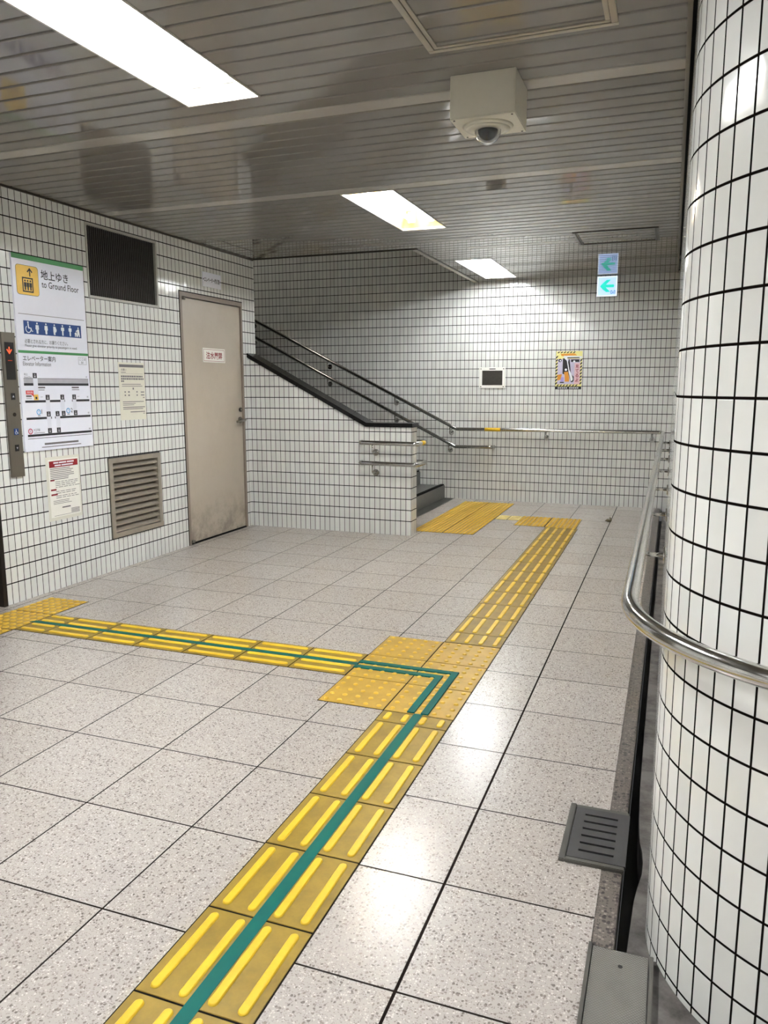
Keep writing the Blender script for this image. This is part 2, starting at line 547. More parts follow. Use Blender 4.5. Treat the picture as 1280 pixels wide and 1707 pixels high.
class Fr:
    """a flat frame on a wall: u to the viewer's right, v up, d towards the room"""
    def __init__(self, o, u, v, n):
        self.o, self.u, self.v, self.n = Vector(o), Vector(u), Vector(v), Vector(n)
    def at(self, a, b, d=0.0):
        return self.o + self.u * a + self.v * b + self.n * d
    def slab(self, mb, u0, u1, v0, v1, d0, d1, mi=0):
        return mb.prism([self.at(u0, v0, d0), self.at(u1, v0, d0), self.at(u1, v1, d0), self.at(u0, v1, d0)], self.n * (d1 - d0), mi)
    def poly(self, mb, pts, d0, d1, mi=0):
        return mb.prism([self.at(a, b, d0) for a, b in pts], self.n * (d1 - d0), mi)
    def disc(self, mb, cu, cv, r, d0, d1, seg=24, ru=None, mi=0):
        ru = r if ru is None else ru
        return self.poly(mb, [(cu + ru * math.cos(2 * PI * i / seg), cv + r * math.sin(2 * PI * i / seg)) for i in range(seg)], d0, d1, mi)
    def ring(self, mb, cu, cv, r, w, d0, d1, seg=24):
        for i in range(seg):
            a, b = 2 * PI * i / seg, 2 * PI * (i + 1) / seg
            self.poly(mb, [(cu + r * math.cos(a), cv + r * math.sin(a)), (cu + r * math.cos(b), cv + r * math.sin(b)),
                           (cu + (r - w) * math.cos(b), cv + (r - w) * math.sin(b)), (cu + (r - w) * math.cos(a), cv + (r - w) * math.sin(a))], d0, d1)
    def text(self, mb, body, u, v, h, d, width=None, bold=0.0, align='L'):
        """h = height of the lettering box, width = its full width"""
        c = bpy.data.curves.new('txt', 'FONT')
        c.body = body
        c.size = 1.0
        c.offset = bold
        c.resolution_u = 3
        o = bpy.data.objects.new('txt', c)
        COL.objects.link(o)
        bpy.context.view_layer.update()
        dg = bpy.context.evaluated_depsgraph_get()
        me = bpy.data.meshes.new_from_object(o.evaluated_get(dg))
        xs = [q.co.x for q in me.vertices]; ys = [q.co.y for q in me.vertices]
        if xs:
            x0, x1, y0, y1 = min(xs), max(xs), min(ys), max(ys)
            sy = h / (y1 - y0)
            sx = sy if width is None else width / (x1 - x0)
            sh = 0 if align == 'L' else (-(x1 - x0) * sx / 2)
            vs = [mb.bm.verts.new(self.at(u + sh + (q.co.x - x0) * sx, v + (q.co.y - y0) * sy, d)) for q in me.vertices]
            for p in me.polygons:
                try:
                    mb.bm.faces.new([vs[i] for i in p.vertices])
                except ValueError:
                    pass
        bpy.data.objects.remove(o)
        bpy.data.curves.remove(c)
        bpy.data.meshes.remove(me)
        return mb

def left_fr(y, z, x=LX):
    return Fr((x, y, z), (0, 1, 0), (0, 0, 1), (1, 0, 0))
def back_fr(x, z, y=BY):
    return Fr((x, y, z), (1, 0, 0), (0, 0, 1), (0, -1, 0))

# ================================================================== SETTING
# floor
mb = MB()
for (x0, x1, y0, y1) in ((-3.8, 0.393, -4.3, 7.6), (0.393, 3.6, -4.3, -0.36)):
    mb.box(x0, x1, y0, y1, -0.12, 0.0)
fl = struct(mb.build('floor', M['floor']))
# dark terrazzo curb along the gutter
mb = MB()
mb.box(0.393, 0.447, 0.30, 0.612, -0.12, 0.0, 0.002)
mb.box(0.393, 0.447, 0.924, 7.475, -0.12, 0.0, 0.002)
mb.box(0.393, 0.447, 0.612, 0.924, -0.12, -0.012)
struct(mb.build('trim_1', M['curb']))
# gutter bottom and the rough concrete apron round the corner
mb = MB()
mb.box(0.447, 0.60, 0.31, 7.6, -0.24, -0.16, mi=1)  # deep slot coloured near-black for the shade and wet beside the curb
edge = [(0.31, 0.474), (0.42, 0.478), (0.55, 0.483), (0.62, 0.490), (0.68, 0.499), (0.74, 0.501), (0.79, 0.497), (0.84, 0.488), (0.90, 0.483), (0.98, 0.480), (1.2, 0.476), (7.6, 0.476)]
mb.prism([(x, y, -0.16) for y, x in edge] + [(0.60, 7.6, -0.16), (0.60, 0.31, -0.16)], (0, 0, 0.125))
mb.box(0.393, 3.6, -0.36, 0.31, -0.20, -0.012)
struct(mb.build('floor_gutter', [M['concrete'], M['hollow_black']]))

def tiled(mb, fr, u0, u1, v0, v1, holes=(), du=0.0, dv=0.0):
    us = sorted({u0, u1, *[h[0] for h in holes], *[h[1] for h in holes]})
    vs = sorted({v0, v1, *[h[2] for h in holes], *[h[3] for h in holes]})
    us = [a for a in us if u0 <= a <= u1]; vs = [a for a in vs if v0 <= a <= v1]
    for a, b in zip(us, us[1:]):
        for c, d in zip(vs, vs[1:]):
            mu, mv = (a + b) / 2, (c + d) / 2
            if any(h[0] < mu < h[1] and h[2] < mv < h[3] for h in holes):
                continue
            mb.face([fr.at(a, c), fr.at(b, c), fr.at(b, d), fr.at(a, d)], [(p + du, q + dv) for p, q in ((a, c), (b, c), (b, d), (a, d))])
    for h in holes:     # reveals
        for (p, q) in (((h[0], h[2]), (h[1], h[2])), ((h[1], h[2]), (h[1], h[3])), ((h[1], h[3]), (h[0], h[3])), ((h[0], h[3]), (h[0], h[2]))):
            mb.face([fr.at(*p), fr.at(*q), fr.at(*q, -0.16), fr.at(*p, -0.16)], [(0.02, 0.1)] * 4)
            
# left wall (u = world y, v = world z)
fr = left_fr(0, 0)
DOOR = (3.995, 4.962, -0.02, 2.09)
ELEV = (0.85, 2.06, -0.02, 2.15)
VENT_U = (2.945, 3.715, 1.93, 2.425)
VENT_L = (3.043, 3.637, 0.237, 0.82)
mb = MB()
tiled(mb, fr, -4.3, SY1, -0.02, CZ + 0.02, (DOOR, ELEV, VENT_U, VENT_L), du=-2.06)
mb.face([(LX, SY1, 0), (LX - 0.3, SY1, 0), (LX - 0.3, SY1, 3.2), (LX, SY1, 3.2)], [(0, 0), (0.3, 0), (0.3, 3.2), (0, 3.2)])
struct(mb.build('wall_left', M['tile'], recalc=False))
# back wall with the stairwell behind the low wall
mb = MB()
tiled(mb, back_fr(0, 0), -7.4, RX + 0.2, -0.06, 5.6, du=0.033)
struct(mb.build('wall_back', M['tile'], recalc=False))
# right wall with its rounded corner
mb = MB()
path = [(RX, BY + 0.02, 0.0), (RX, ACY, 0.0)]
for i in range(1, 49):
    a = PI + (PI / 2) * i / 48
    path.append((ACX + AR * math.cos(a), ACY + AR * math.sin(a), 0.0))
path.append((3.6, ACY - AR, 0.0))
s = -(BY + 0.02 - ACY) - 0.1658
acc = []
for i, p in enumerate(path):
    if i:
        s += (Vector(p) - Vector(path[i - 1])).length
    acc.append(s)
for i in range(len(path) - 1):
    p, q = path[i], path[i + 1]
    f = mb.face([(p[0], p[1], -0.08), (q[0], q[1], -0.08), (q[0], q[1], CZ + 0.14), (p[0], p[1], CZ + 0.14)],
                [(acc[i], -0.08), (acc[i + 1], -0.08), (acc[i + 1], CZ + 0.14), (acc[i], CZ + 0.14)])
    f.smooth = True
bmesh.ops.remove_doubles(mb.bm, verts=mb.bm.verts[:], dist=1e-5)
struct(mb.build('wall_right', M['tile_corner'], recalc=False))
# walls behind the camera that close the concourse
mb = MB()
mb.face([(-3.4, -4.2, 0), (3.6, -4.2, 0), (3.6, -4.2, CZ + 0.1), (-3.4, -4.2, CZ + 0.1)][::-1], [(0, 0), (7, 0), (7, 2.6), (0, 2.6)][::-1])
struct(mb.build('wall_front', M['tile'], recalc=False))
mb = MB()
mb.face([(3.5, -4.3, 0), (3.5, 0.1, 0), (3.5, 0.1, CZ + 0.1), (3.5, -4.3, CZ + 0.1)], [(0, 0), (4.4, 0), (4.4, 2.6), (0, 2.6)])
struct(mb.build('wall_corridor', M['tile'], recalc=False))

# low stair wall with its sloping top
mb = MB()
prof = [(LX - 0.02, 0.0), (SX, 0.0), (SX, 0.972), (-2.06, 0.972), (LX - 0.02, 1.605)]
F = [(x, SY0, z) for x, z in prof]; Bk = [(x, SY1, z) for x, z in prof]
mb.face(F, [(x - SX, z) for x, z in prof])
mb.face(Bk[::-1], [(x - SX, z) for x, z in prof][::-1])
for i in range(len(prof)):
    j = (i + 1) % len(prof)
    uv = [(0, F[i][2]), (0, F[j][2]), (SY1 - SY0, F[j][2]), (SY1 - SY0, F[i][2])]
    mb.face([F[i], Bk[i], Bk[j], F[j]], [(0, F[i][2]), (SY1 - SY0, F[i][2]), (SY1 - SY0, F[j][2]), (0, F[j][2])])
lw = mb.build('wall_stair', M['tile'])
struct(lw)
mb = MB()
ct = [(SX + 0.012, 0.972), (SX + 0.012, 1.008), (-2.052, 1.008), (LX, 1.640), (LX, 1.602), (-2.060, 0.972)]
mb.prism([(x, SY0 - 0.014, z) for x, z in ct], (0, SY1 - SY0 + 0.028, 0))
mb.build('coping', M['black_stone'], lw)

# stairwell enclosure: near side wall, upper end, lintels and sloped ceiling
mb = MB()
mb.box(-7.4, LX - 0.005, SY1 - 0.12, SY1 - 0.001, -0.02, 5.6)
struct(mb.build('wall_stairwell', M['tile']))
mb = MB()
mb.box(-7.4, -7.3, SY1, BY, -0.02, 5.6)
struct(mb.build('wall_stair_end', M['tile']))
mb = MB()
mb.box(SX, SX + 0.12, SY1 - 0.12, BY - 0.001, CZ + 0.045, 3.3)
mb.box(LX, SX, SY1 - 0.12, SY1, CZ + 0.045, 3.3)
struct(mb.build('wall_lintel', M['tile']))
mb = MB()
mb.prism([(SX, SY1, 3.2), (-2.6, SY1, 3.2), (-7.4, SY1, 5.5), (-7.4, SY1, 5.6), (-2.6, SY1, 3.3), (SX, SY1, 3.3)], (0, BY - SY1, 0))
struct(mb.build('ceiling_stair', plain('off-white plaster', (190, 186, 176), 0.8)))

# slatted ceiling
LIGHT_X = (-1.495, -1.142)
def slat_y(k):
    return SLAT0 + SLATP * k
light_rows = [(-38, -26), (-12, 0), (15, 26), (40, 52)]  # first row holds the added fitting behind the camera
holes = [(LIGHT_X[0], LIGHT_X[1], slat_y(a), slat_y(b)) for a, b in light_rows]
CORR = (1.85, 2.20, slat_y(-38), slat_y(-26))  # opening for the added corridor fitting
holes.append(CORR)
mb = MB()
k = -53
while slat_y(k) < BY - 0.01:
    y0 = slat_y(k) + 0.0052
    y1 = min(slat_y(k + 1) - 0.0052, BY - 0.003)
    ym = (y0 + y1) / 2
    xr = 0.486
    if ym < ACY:
        if ym < ACY - AR - 0.02:
            xr = 3.49
        else:
            xr = ACX - math.sqrt(max(0, AR * AR - (ym - ACY) ** 2)) - 0.03
    xl = SX if ym > SY1 else LX + 0.003
    spans = [(xl, xr)]
    for h in holes:
        if h[2] - 0.02 < ym < h[3] + 0.02:
            ns = []
            for a, b in spans:
                if h[0] > a and h[1] < b:
                    ns += [(a, h[0]), (h[1], b)]
                else:
                    ns.append((a, b))
            spans = ns
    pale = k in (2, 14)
    tl = random.uniform(-1, 1) * 0.00030
    for a, b in spans:
        pr = [(y0, 0.016), (y0, 0.006), (y0 + 0.0015, 0.0022), (y0 + 0.005, 0.0 + tl), (y1 - 0.005, 0.0 - tl), (y1 - 0.0015, 0.0022), (y1, 0.006), (y1, 0.016)]
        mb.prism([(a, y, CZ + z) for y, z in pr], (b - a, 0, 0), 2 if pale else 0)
    k += 1
mb.box(LX, 3.5, -4.3, SY1 - 0.1, CZ + 0.17, CZ + 0.19, mi=1)
mb.box(SX + 0.1, 0.6, SY1 - 0.1, BY, CZ + 0.17, CZ + 0.19, mi=1)
struct(mb.build('ceiling', [M['slat'], M['void'], M['slat_pale']]))
# edge trims
mb = MB()
mb.box(0.486, 0.502, ACY, BY, CZ - 0.004, CZ + 0.03, 0.001)
struct(mb.build('trim_2', M['alu_dull']))
mb = MB()
mb.box(SX - 0.055, SX - 0.012, SY1, BY - 0.002, CZ - 0.006, CZ + 0.03, 0.002)
struct(mb.build('trim_3', M['alu']))
mb = MB()
mb.box(SX - 0.012, SX, SY1 - 0.012, BY - 0.002, CZ - 0.004, CZ + 0.05)
mb.box(LX, SX, SY1 - 0.012, SY1, CZ - 0.004, CZ + 0.05)
struct(mb.build('trim_4', M['alu_dark']))
mb = MB()
mb.box(LX, LX + 0.010, -4.2, SY1 - 0.012, CZ - 0.012, CZ + 0.02)
struct(mb.build('trim_5', M['alu_dark']))

# the added lamp over the upper flight is built with the ceiling lights
# staircase
st = thing('staircase', 'dark grey stone staircase climbing left behind the low tiled wall', 'staircase', (-2.005, (SY1 + BY) / 2, 0))
for i in range(16):
    x1 = -2.005 - 0.311 * i
    mb = MB()
    mb.box(x1 - 0.33, x1, SY1 + 0.001, BY - 0.001, max(0.0, 0.155 * (i - 1)), 0.155 * (i + 1) - 0.0, 0.003)
    stp = mb.build('step', M['step_stone'], st)
    if i < 5:
        mb = MB()
        mb.box(x1 - 0.052, x1 - 0.010, SY1 + 0.003, BY - 0.003, 0.155 * (i + 1) - 0.002, 0.155 * (i + 1) + 0.012, 0.002)
        mb.build('nosing', M['nosing'], stp)
mb = MB()
mb.box(-2.005, -1.880, SY1 + 0.001, BY - 0.001, -0.01, 0.0015)
mb.build('base_strip', M['black_stone_matt'], st)

# ================================================================== CEILING LIGHTS
def ceiling_light(x0, x1, y0, y1, label, aged=False, lamp='tube'):
    xc = (x0 + x1) / 2
    t = thing('ceiling_light', label, 'ceiling light', (xc, (y0 + y1) / 2, CZ), 'recessed twin tube ceiling lights')
    m = MB()
    w = 0.010
    m.box(x0, x0 + w, y0, y1, CZ - 0.003, CZ + 0.012)
    m.box(x1 - w, x1, y0, y1, CZ - 0.003, CZ + 0.012)
    m.box(x0 + w, x1 - w, y0, y0 + w, CZ - 0.003, CZ + 0.012)
    m.box(x0 + w, x1 - w, y1 - w, y1, CZ - 0.003, CZ + 0.012)
    m.build('trim_frame', M['alu'], t)
    m = MB()
    a, b, c, d = x0 + w, x1 - w, y0 + w, y1 - w
    zt, zb, s = CZ + 0.125, CZ + 0.011, 0.045
    m.face([(a, c, zb), (a, d, zb), (a + s, d - s, zt), (a + s, c + s, zt)], mi=1 if aged else 0)
    m.face([(b, c, zb), (b, d, zb), (b - s, d - s, zt), (b - s, c + s, zt)])
    m.face([(a, c, zb), (b, c, zb), (b - s, c + s, zt), (a + s, c + s, zt)])
    m.face([(a, d, zb), (b, d, zb), (b - s, d - s, zt), (a + s, d - s, zt)], mi=1 if aged else 0)
    m.face([(a + s, c + s, zt), (b - s, c + s, zt), (b - s, d - s, zt), (a + s, d - s, zt)])
    m.build('reflector', [M['white_enamel'], M['yellow_enamel']], t)
    for sx in (-0.075, 0.075):
        zc = CZ + 0.055
        m = MB()
        m.cyl((xc + sx, c + 0.105, zc), (xc + sx, d - 0.105, zc), 0.0145, 16)
        m.build('fluorescent_tube', M[lamp], t)
        for yy, dr in ((c + 0.075, 1), (d - 0.075, -1)):
            m = MB()
            m.cyl((xc + sx, yy - 0.012 * dr, zc), (xc + sx, yy + 0.030 * dr, zc), 0.019, 20)
            m.box(xc + sx - 0.026, xc + sx + 0.026, yy - 0.014, yy + 0.008, zc - 0.022, CZ + 0.11, 0.003)
            m.build('lamp_holder', M['white_enamel'], t)
    return t
lbl = ['added unseen ceiling light fitting behind the camera position', 'largest bright twin tube ceiling light at the upper left',  # first fitting is unseen, added to brighten the rounded wall
       'twin tube ceiling light with yellowed reflector left of the camera box, middle of three',
       'smallest twin tube ceiling light close to the back wall']
for (a, b), l, ag in zip(light_rows, lbl, (False, False, True, False)):
    ceiling_light(LIGHT_X[0], LIGHT_X[1], slat_y(a) - 0.004, slat_y(b) + 0.004, l, ag, 'tube_boosted' if a < 0 else ('tube' if a < 30 else 'tube_dimmed'))
ceiling_light(CORR[0], CORR[1], CORR[2] - 0.004, CORR[3] + 0.004, 'added unseen ceiling light fitting in the side corridor behind the camera', False, 'tube_boosted')  # unseen fitting added for more light on the rounded wall

t = thing('ceiling_light', 'added unseen tube light fitting on the sloped ceiling over the upper stairs', 'ceiling light', (-5.2, 6.3, 4.40))  # unseen fitting added because the stairwell was too dark
m = MB(); m.box(-5.28, -5.12, 5.7, 6.95, 4.40, 4.47, 0.004); m.build('body', M['white_enamel'], t)
for zz in (-5.235, -5.165):
    m = MB(); m.cyl((zz, 5.76, 4.375), (zz, 6.89, 4.375), 0.0145, 14); m.build('fluorescent_tube', M['tube_stair_added'], t)

# ================================================================== FLOOR THINGS
def block_root(name, label, cat, x, y, group, rot=0.0):
    o = thing(name, label, cat, (x, y, 0), group)
    o.rotation_euler = (0, 0, rot)
    return o

TH = 0.0025
def base_mesh(w, l):
    m = MB()
    g = 0.0029
    m.box(-w / 2 + g, w / 2 - g, -l / 2 + g, l / 2 - g, -0.004, TH, 0.0008)
    return m
def joint_mesh(w, l):
    m = MB()
    m.box(-w / 2 - 0.0008, w / 2 + 0.0008, -l / 2 - 0.0008, l / 2 + 0.0008, -0.004, 0.0009)
    return m
def bar_mesh(x, l, r=0.0125, h=0.005):
    m = MB()
    L = l / 2 - r
    def outline(rr, z):
        pts = []
        for i in range(13):
            a = -PI / 2 + PI * i / 12
            pts.append((x + rr * math.sin(a) * -1 * 0 + rr * math.cos(PI / 2 + a + PI / 2 - PI / 2 + 0), 0, 0))
        out = []
        for i in range(13):
            a = PI * i / 12
            out.append((x + rr * math.cos(a), L + rr * math.sin(a), z))
        for i in range(13):
            a = PI + PI * i / 12
            out.append((x + rr * math.cos(a), -L + rr * math.sin(a), z))
        return out
    rings = [[m.bm.verts.new(p) for p in outline(rr, z)] for rr, z in ((r, TH - 0.0005), (r * 0.93, TH + h * 0.6), (r * 0.72, TH + h))]
    nv = len(rings[0])
    for A, B in zip(rings, rings[1:]):
        for j in range(nv):
            f = m.bm.faces.new((A[j], A[(j + 1) % nv], B[(j + 1) % nv], B[j]))
            f.smooth = True
    m.bm.faces.new(rings[-1])
    return m
def dot_mesh(w, l, nx, ny, r, h=0.005):
    m = MB()
    for i in range(nx):
        for j in range(ny):
            cx = -w / 2 + w * (i + 0.5) / nx
            cy = -l / 2 + l * (j + 0.5) / ny
            rings = []
            for rr, z in ((r, TH - 0.0005), (r * 0.86, TH + h * 0.65), (r * 0.55, TH + h)):
                rings.append([m.bm.verts.new((cx + rr * math.cos(2 * PI * q / 12), cy + rr * math.sin(2 * PI * q / 12), z)) for q in range(12)])
            for A, B in zip(rings, rings[1:]):
                for q in range(12):
                    f = m.bm.faces.new((A[q], A[(q + 1) % 12], B[(q + 1) % 12], B[q]))
                    f.smooth = True
            m.bm.faces.new(rings[-1])
    return m

PROTO = {}
def bar_block(x, y, w, l, rot, label, group, mats=('yellow_base', 'yellow_bar')):
    """w across the bars, l along them"""
    key = ('bar', round(w, 3), round(l, 3), mats)
    if key not in PROTO:
        o = block_root('tactile_block', label, 'tactile paving block', x, y, group, 0)
        o.location = (0, 0, 0)
        base_mesh(w, l).build('base', M[mats[0]], o)
        joint_mesh(w, l).build('joint', M['joint'], o)
        for i in range(4):
            bar_mesh(-w / 2 + w * (i + 0.5) / 4, l - 0.036).build('bar', M[mats[1]], o)
        PROTO[key] = o
    else:
        o = copy_tree(PROTO[key])
    o.location = (x, y, 0)
    o.rotation_euler = (0, 0, rot)
    o['label'] = label
    o['group'] = group
    return o
def dot_block(x, y, w, l, nx, ny, r, label, group):
    key = ('dot', round(w, 3), round(l, 3), nx, ny, r)
    if key not in PROTO:
        o = block_root('tactile_block', label, 'tactile paving block', x, y, group, 0)
        o.location = (0, 0, 0)
        base_mesh(w, l).build('base', M['yellow_dot_base'], o)
        joint_mesh(w, l).build('joint', M['joint'], o)
        if nx <= 6:
            sm = None
            for i in range(nx):
                for j in range(ny):
                    if sm is None:
                        so = dot_mesh(0.05, 0.05, 1, 1, r).build('stud', M['yellow_stud'], o)
                        sm = so.data
                    else:
                        so = bpy.data.objects.new('stud', sm)
                        COL.objects.link(so)
                        so.parent = o
                    so.location = (-w / 2 + w * (i + 0.5) / nx, -l / 2 + l * (j + 0.5) / ny, 0)
        else:
            dot_mesh(w, l, nx, ny, r).build('studs', M['yellow_stud'], o)
        PROTO[key] = o
    else:
        o = copy_tree(PROTO[key])
    o.location = (x, y, 0)
    o['label'] = label
    o['group'] = group
    return o

ORD = ['first', 'second', 'third', 'fourth', 'fifth', 'sixth', 'seventh', 'eighth', 'ninth', 'tenth', 'eleventh', 'twelfth', 'thirteenth', 'fourteenth']
XC = -0.398; SW = 0.30
# main strip towards the camera
g = 'bar blocks of the main tactile strip'
bar_block(XC, 1.353, SW, 0.102, 0, 'short cut yellow bar block just on the camera side of the dotted junction', g)
y = 1.302
for i in range(9):
    bar_block(XC, y - 0.15, SW, 0.30, 0, 'yellow four-bar block under green tape, %s whole one from the junction towards the camera' % ORD[i], g)
    y -= 0.30
# main strip away from the camera
bar_block(XC, 2.416, SW, 0.176, 0, 'short cut yellow bar block just beyond the dotted junction', g)
y = 2.504
for i in range(11):
    bar_block(XC - 0.001 * i, y + 0.1515, SW, 0.303, 0, 'yellow four-bar block of the untaped strip, %s whole one beyond the junction' % ORD[i], g)
    y += 0.303
bar_block(XC - 0.012, (y + 5.90) / 2, SW, 5.90 - y, 0, 'short cut yellow bar block meeting the dotted corner near the back wall', g)
# junction of six dotted blocks
g = 'dotted blocks of the strip junction'
rows = (1.405, 1.7115, 2.018, 2.3245)
pos = ('near', 'middle', 'far')
for r in range(3):
    for cidx, xx in enumerate((-0.70, XC)):
        nm = ('left', 'right')[cidx]
        dot_block(xx, (rows[r] + rows[r + 1]) / 2, 0.302, 0.3065, 5, 5, 0.0115,
                  'yellow dotted block of the strip junction, %s column, %s row' % (nm, pos[r]), g)
# cross strip to the elevator
g = 'bar blocks of the cross strip'
x = -0.853
for i in range(6):
    bar_block(x - 0.15, 1.8635, 0.30, 0.30, PI / 2, 'yellow bar block of the taped cross strip, %s from the junction towards the elevator' % ORD[i], g)
    x -= 0.30
bar_block((x - 2.846) / 2, 1.8635, 0.30, abs(x + 2.846), PI / 2, 'short cut yellow bar block of the cross strip beside the elevator blocks', g)
# dotted blocks in front of the elevator
g = 'dotted blocks by the elevator'
for i in range(4):
    dot_block(-2.998, 2.157 - 0.302 * i, 0.30, 0.30, 6, 6, 0.018, 'coarse dotted yellow block before the elevator, %s along the left wall from its far end' % ORD[i], g)
# dotted blocks in front of the stairs
g = 'dotted blocks before the stairs'
y = 5.282
for i in range(7):
    l = 0.30 if i < 6 else 0.17
    for cidx, xx in enumerate((-1.554, -1.262)):
        dot_block(xx, y + l / 2, 0.29, l, 8, 8 if i < 6 else 4, 0.0105,
                  'fine dotted yellow block before the stairs, %s column, %s from the near end' % (('stair side', 'open side')[cidx], ORD[i]), g)
    y += l + 0.002
# dotted corner at the far end of the strip
g = 'dotted blocks at the far corner of the strip'
for cidx, xx in enumerate((-0.722, -0.424)):
    dot_block(xx, 6.30, 0.296, 0.296, 7, 7, 0.0115, 'fine dotted yellow block at the far strip end, %s half, back row' % ('left', 'right')[cidx], g)
    dot_block(xx, 6.026, 0.296, 0.25, 7, 6, 0.0115, 'fine dotted yellow block at the far strip end, %s half, front row' % ('left', 'right')[cidx], g)
g = 'pale link blocks'
for i, xx in enumerate((-1.052, -0.928)):
    bar_block(xx, 6.30, 0.25, 0.122, PI / 2, 'faded pale yellow bar block linking stair blocks and strip, %s of two' % ('left', 'right')[i], g, ('yellow_pale', 'yellow_pale'))

# green guide tape
def tape(rects, label):
    m = MB()
    for x0, x1, y0, y1, z in rects:
        m.box(x0, x1, y0, y1, TH + 0.0001, z)
    return tag(m.build('floor_tape', M['green_tape'], None, (rects[0][0], rects[0][2], 0)), label, 'floor tape', 'green floor tapes')
ZT = 0.0036
tape([(-0.4155, -0.378, -1.4, 1.412, ZT)], 'long green tape down the middle of the strip towards the camera')
tape([(-2.87, -0.853, 1.848, 1.882, ZT)], 'green tape along the cross strip from elevator to junction')
tape([(-0.853, -0.416, 1.813, 1.846, 0.0080), (-0.447, -0.416, 1.412, 1.813, 0.0080)], 'inner green tape bending at a right angle on the dotted junction')
tape([(-0.853, -0.357, 1.880, 1.911, 0.0080), (-0.388, -0.357, 1.412, 1.880, 0.0080)], 'outer green tape bending at a right angle on the dotted junction')

# drain grate
t = thing('drain_grate', 'grey iron drain grate with six slots set over the gutter curb', 'drain grate', (0.364, 0.768, 0))
m = MB()
m.box(0.274, 0.292, 0.611, 0.925, -0.008, 0.010, 0.002)
m.box(0.292, 0.452, 0.611, 0.629, -0.008, 0.010, 0.002)
m.box(0.292, 0.452, 0.907, 0.925, -0.008, 0.007, 0.002)
m.build('frame', M['iron_edge'], t)
m = MB()
x0, x1, s0, s1 = 0.294, 0.455, 0.323, 0.421
m.box(x0, s0, 0.631, 0.906, 0.0, 0.009)
m.box(s1, x1, 0.631, 0.906, 0.0, 0.009)
ys = [0.671 + 0.0393 * i for i in range(6)]
edges = [0.631] + sum([[q - 0.0048, q + 0.0048] for q in ys], []) + [0.906]
for a, b in zip(edges[::2], edges[1::2]):
    m.box(s0, s1, a, b, 0.0, 0.009)
m.build('grate', M['iron'], t)
m = MB()
m.box(0.300, 0.440, 0.640, 0.900, -0.004, 0.0015)
m.build('sump', M['hollow_black'], t)
# access cover
t = thing('access_cover', 'stippled grey steel cover plate at the bottom edge beside the rounded wall', 'cover plate', (0.464, -0.02, 0))
m = MB()
m.box(0.400, 0.525, -0.345, 0.297, -0.010, 0.003)
m.build('plate', M['cover'], t)
m = MB()
m.box(0.389, 0.398, -0.355, 0.304, -0.010, 0.007, 0.001)
m.box(0.527, 0.537, -0.355, 0.300, -0.010, 0.007, 0.001)
m.build('edge_rail', M['iron_edge'], t)
m = MB()
Fr((0.465, 0.246, 0), (1, 0, 0), (0, 1, 0), (0, 0, 1)).disc(m, 0, 0, 0.0055, 0.003, 0.0036, 14)
m.build('lifting_hole', M['hollow_black'], t)
# scrap on the floor
m = MB()
m.ball((-0.015, 6.40, 0.012), 0.026, 12, 0.5)
m.prism([(-0.05, 6.40, 0.004), (-0.02, 6.38, 0.012), (-0.03, 6.44, 0.016)], (0.004, 0.004, 0.012))
m.prism([(-0.01, 6.42, 0.004), (0.012, 6.40, 0.010), (-0.012, 6.46, 0.028)], (0.004, 0.004, 0.014))
tag(m.build('dead_leaf', M['leaf'], None, (-0.015, 6.40, 0)), 'small crumpled brown scrap lying on a floor joint near the back wall', 'leaf')

# ================================================================== HANDRAILS
RR = 0.020
def bracket(parent, rail_pt, wall_pt, nrm):
    """round rose on the wall, arm out and up to the rail"""
    w, n_, r = Vector(wall_pt), Vector(nrm), Vector(rail_pt)
    m = MB()
    m.cyl(w, w + n_ * 0.008, 0.030, 20)
    b = m.build('bracket', M['chrome'], parent)
    m = MB()
    e = Vector((r.x, r.y, w.z))
    m.tube(fillet([w + n_ * 0.006, e, r - Vector((0, 0, RR * 0.7))], 0.022, 6), 0.0075, 10)
    m.build('bracket_arm', M['chrome'], b)
    return b

# long rail: down the stairs, along back and right walls, round the corner
RYB = BY - 0.078
RXR = RX - 0.078
hr = thing('handrail', 'long steel handrail along back and right walls, round the tiled corner and up the stairs', 'handrail', (-0.7, RYB, 0))
path = [(-6.4, RYB, 0.836 + (6.4 - 1.85) * 0.498), (-1.85, RYB, 0.836), (RXR, RYB, 0.838), (RXR, ACY, 0.822)]
pp = fillet(path[:3] + [(RXR, ACY, 0.822)], {1: 0.05, 2: 0.045}, 8)
for i in range(1, 33):
    a = PI + (PI / 2) * i / 32
    rad = ACX - RXR
    pp.append(Vector((ACX + rad * math.cos(a), ACY + rad * math.sin(a), 0.822)))
pp.append(Vector((3.4, ACY - (ACX - RXR), 0.822)))
m = MB()
m.tube(pp, RR, 22)
m.build('rail', M['chrome'], hr)
def zslope(x, z0=0.836):
    return z0 + max(0, -1.85 - x) * 0.498
for x in (-5.45, -4.55, -3.50, -2.62, -1.93, -0.808, 0.33):
    z = zslope(x)
    bracket(hr, (x, RYB, z), (x, BY, z - 0.085), (0, -1, 0))
for yy in (7.0, 6.1, 5.15, 4.15, 3.15, 2.24, 1.34):
    bracket(hr, (RXR, yy, 0.828), (RX, yy, 0.752), (-1, 0, 0))
m = MB()
m.cyl((-1.51, RYB, 0.8365), (-1.325, RYB, 0.8365), RR + 0.0012, 22)
m.build('braille_label', M['label_yellow'], hr)
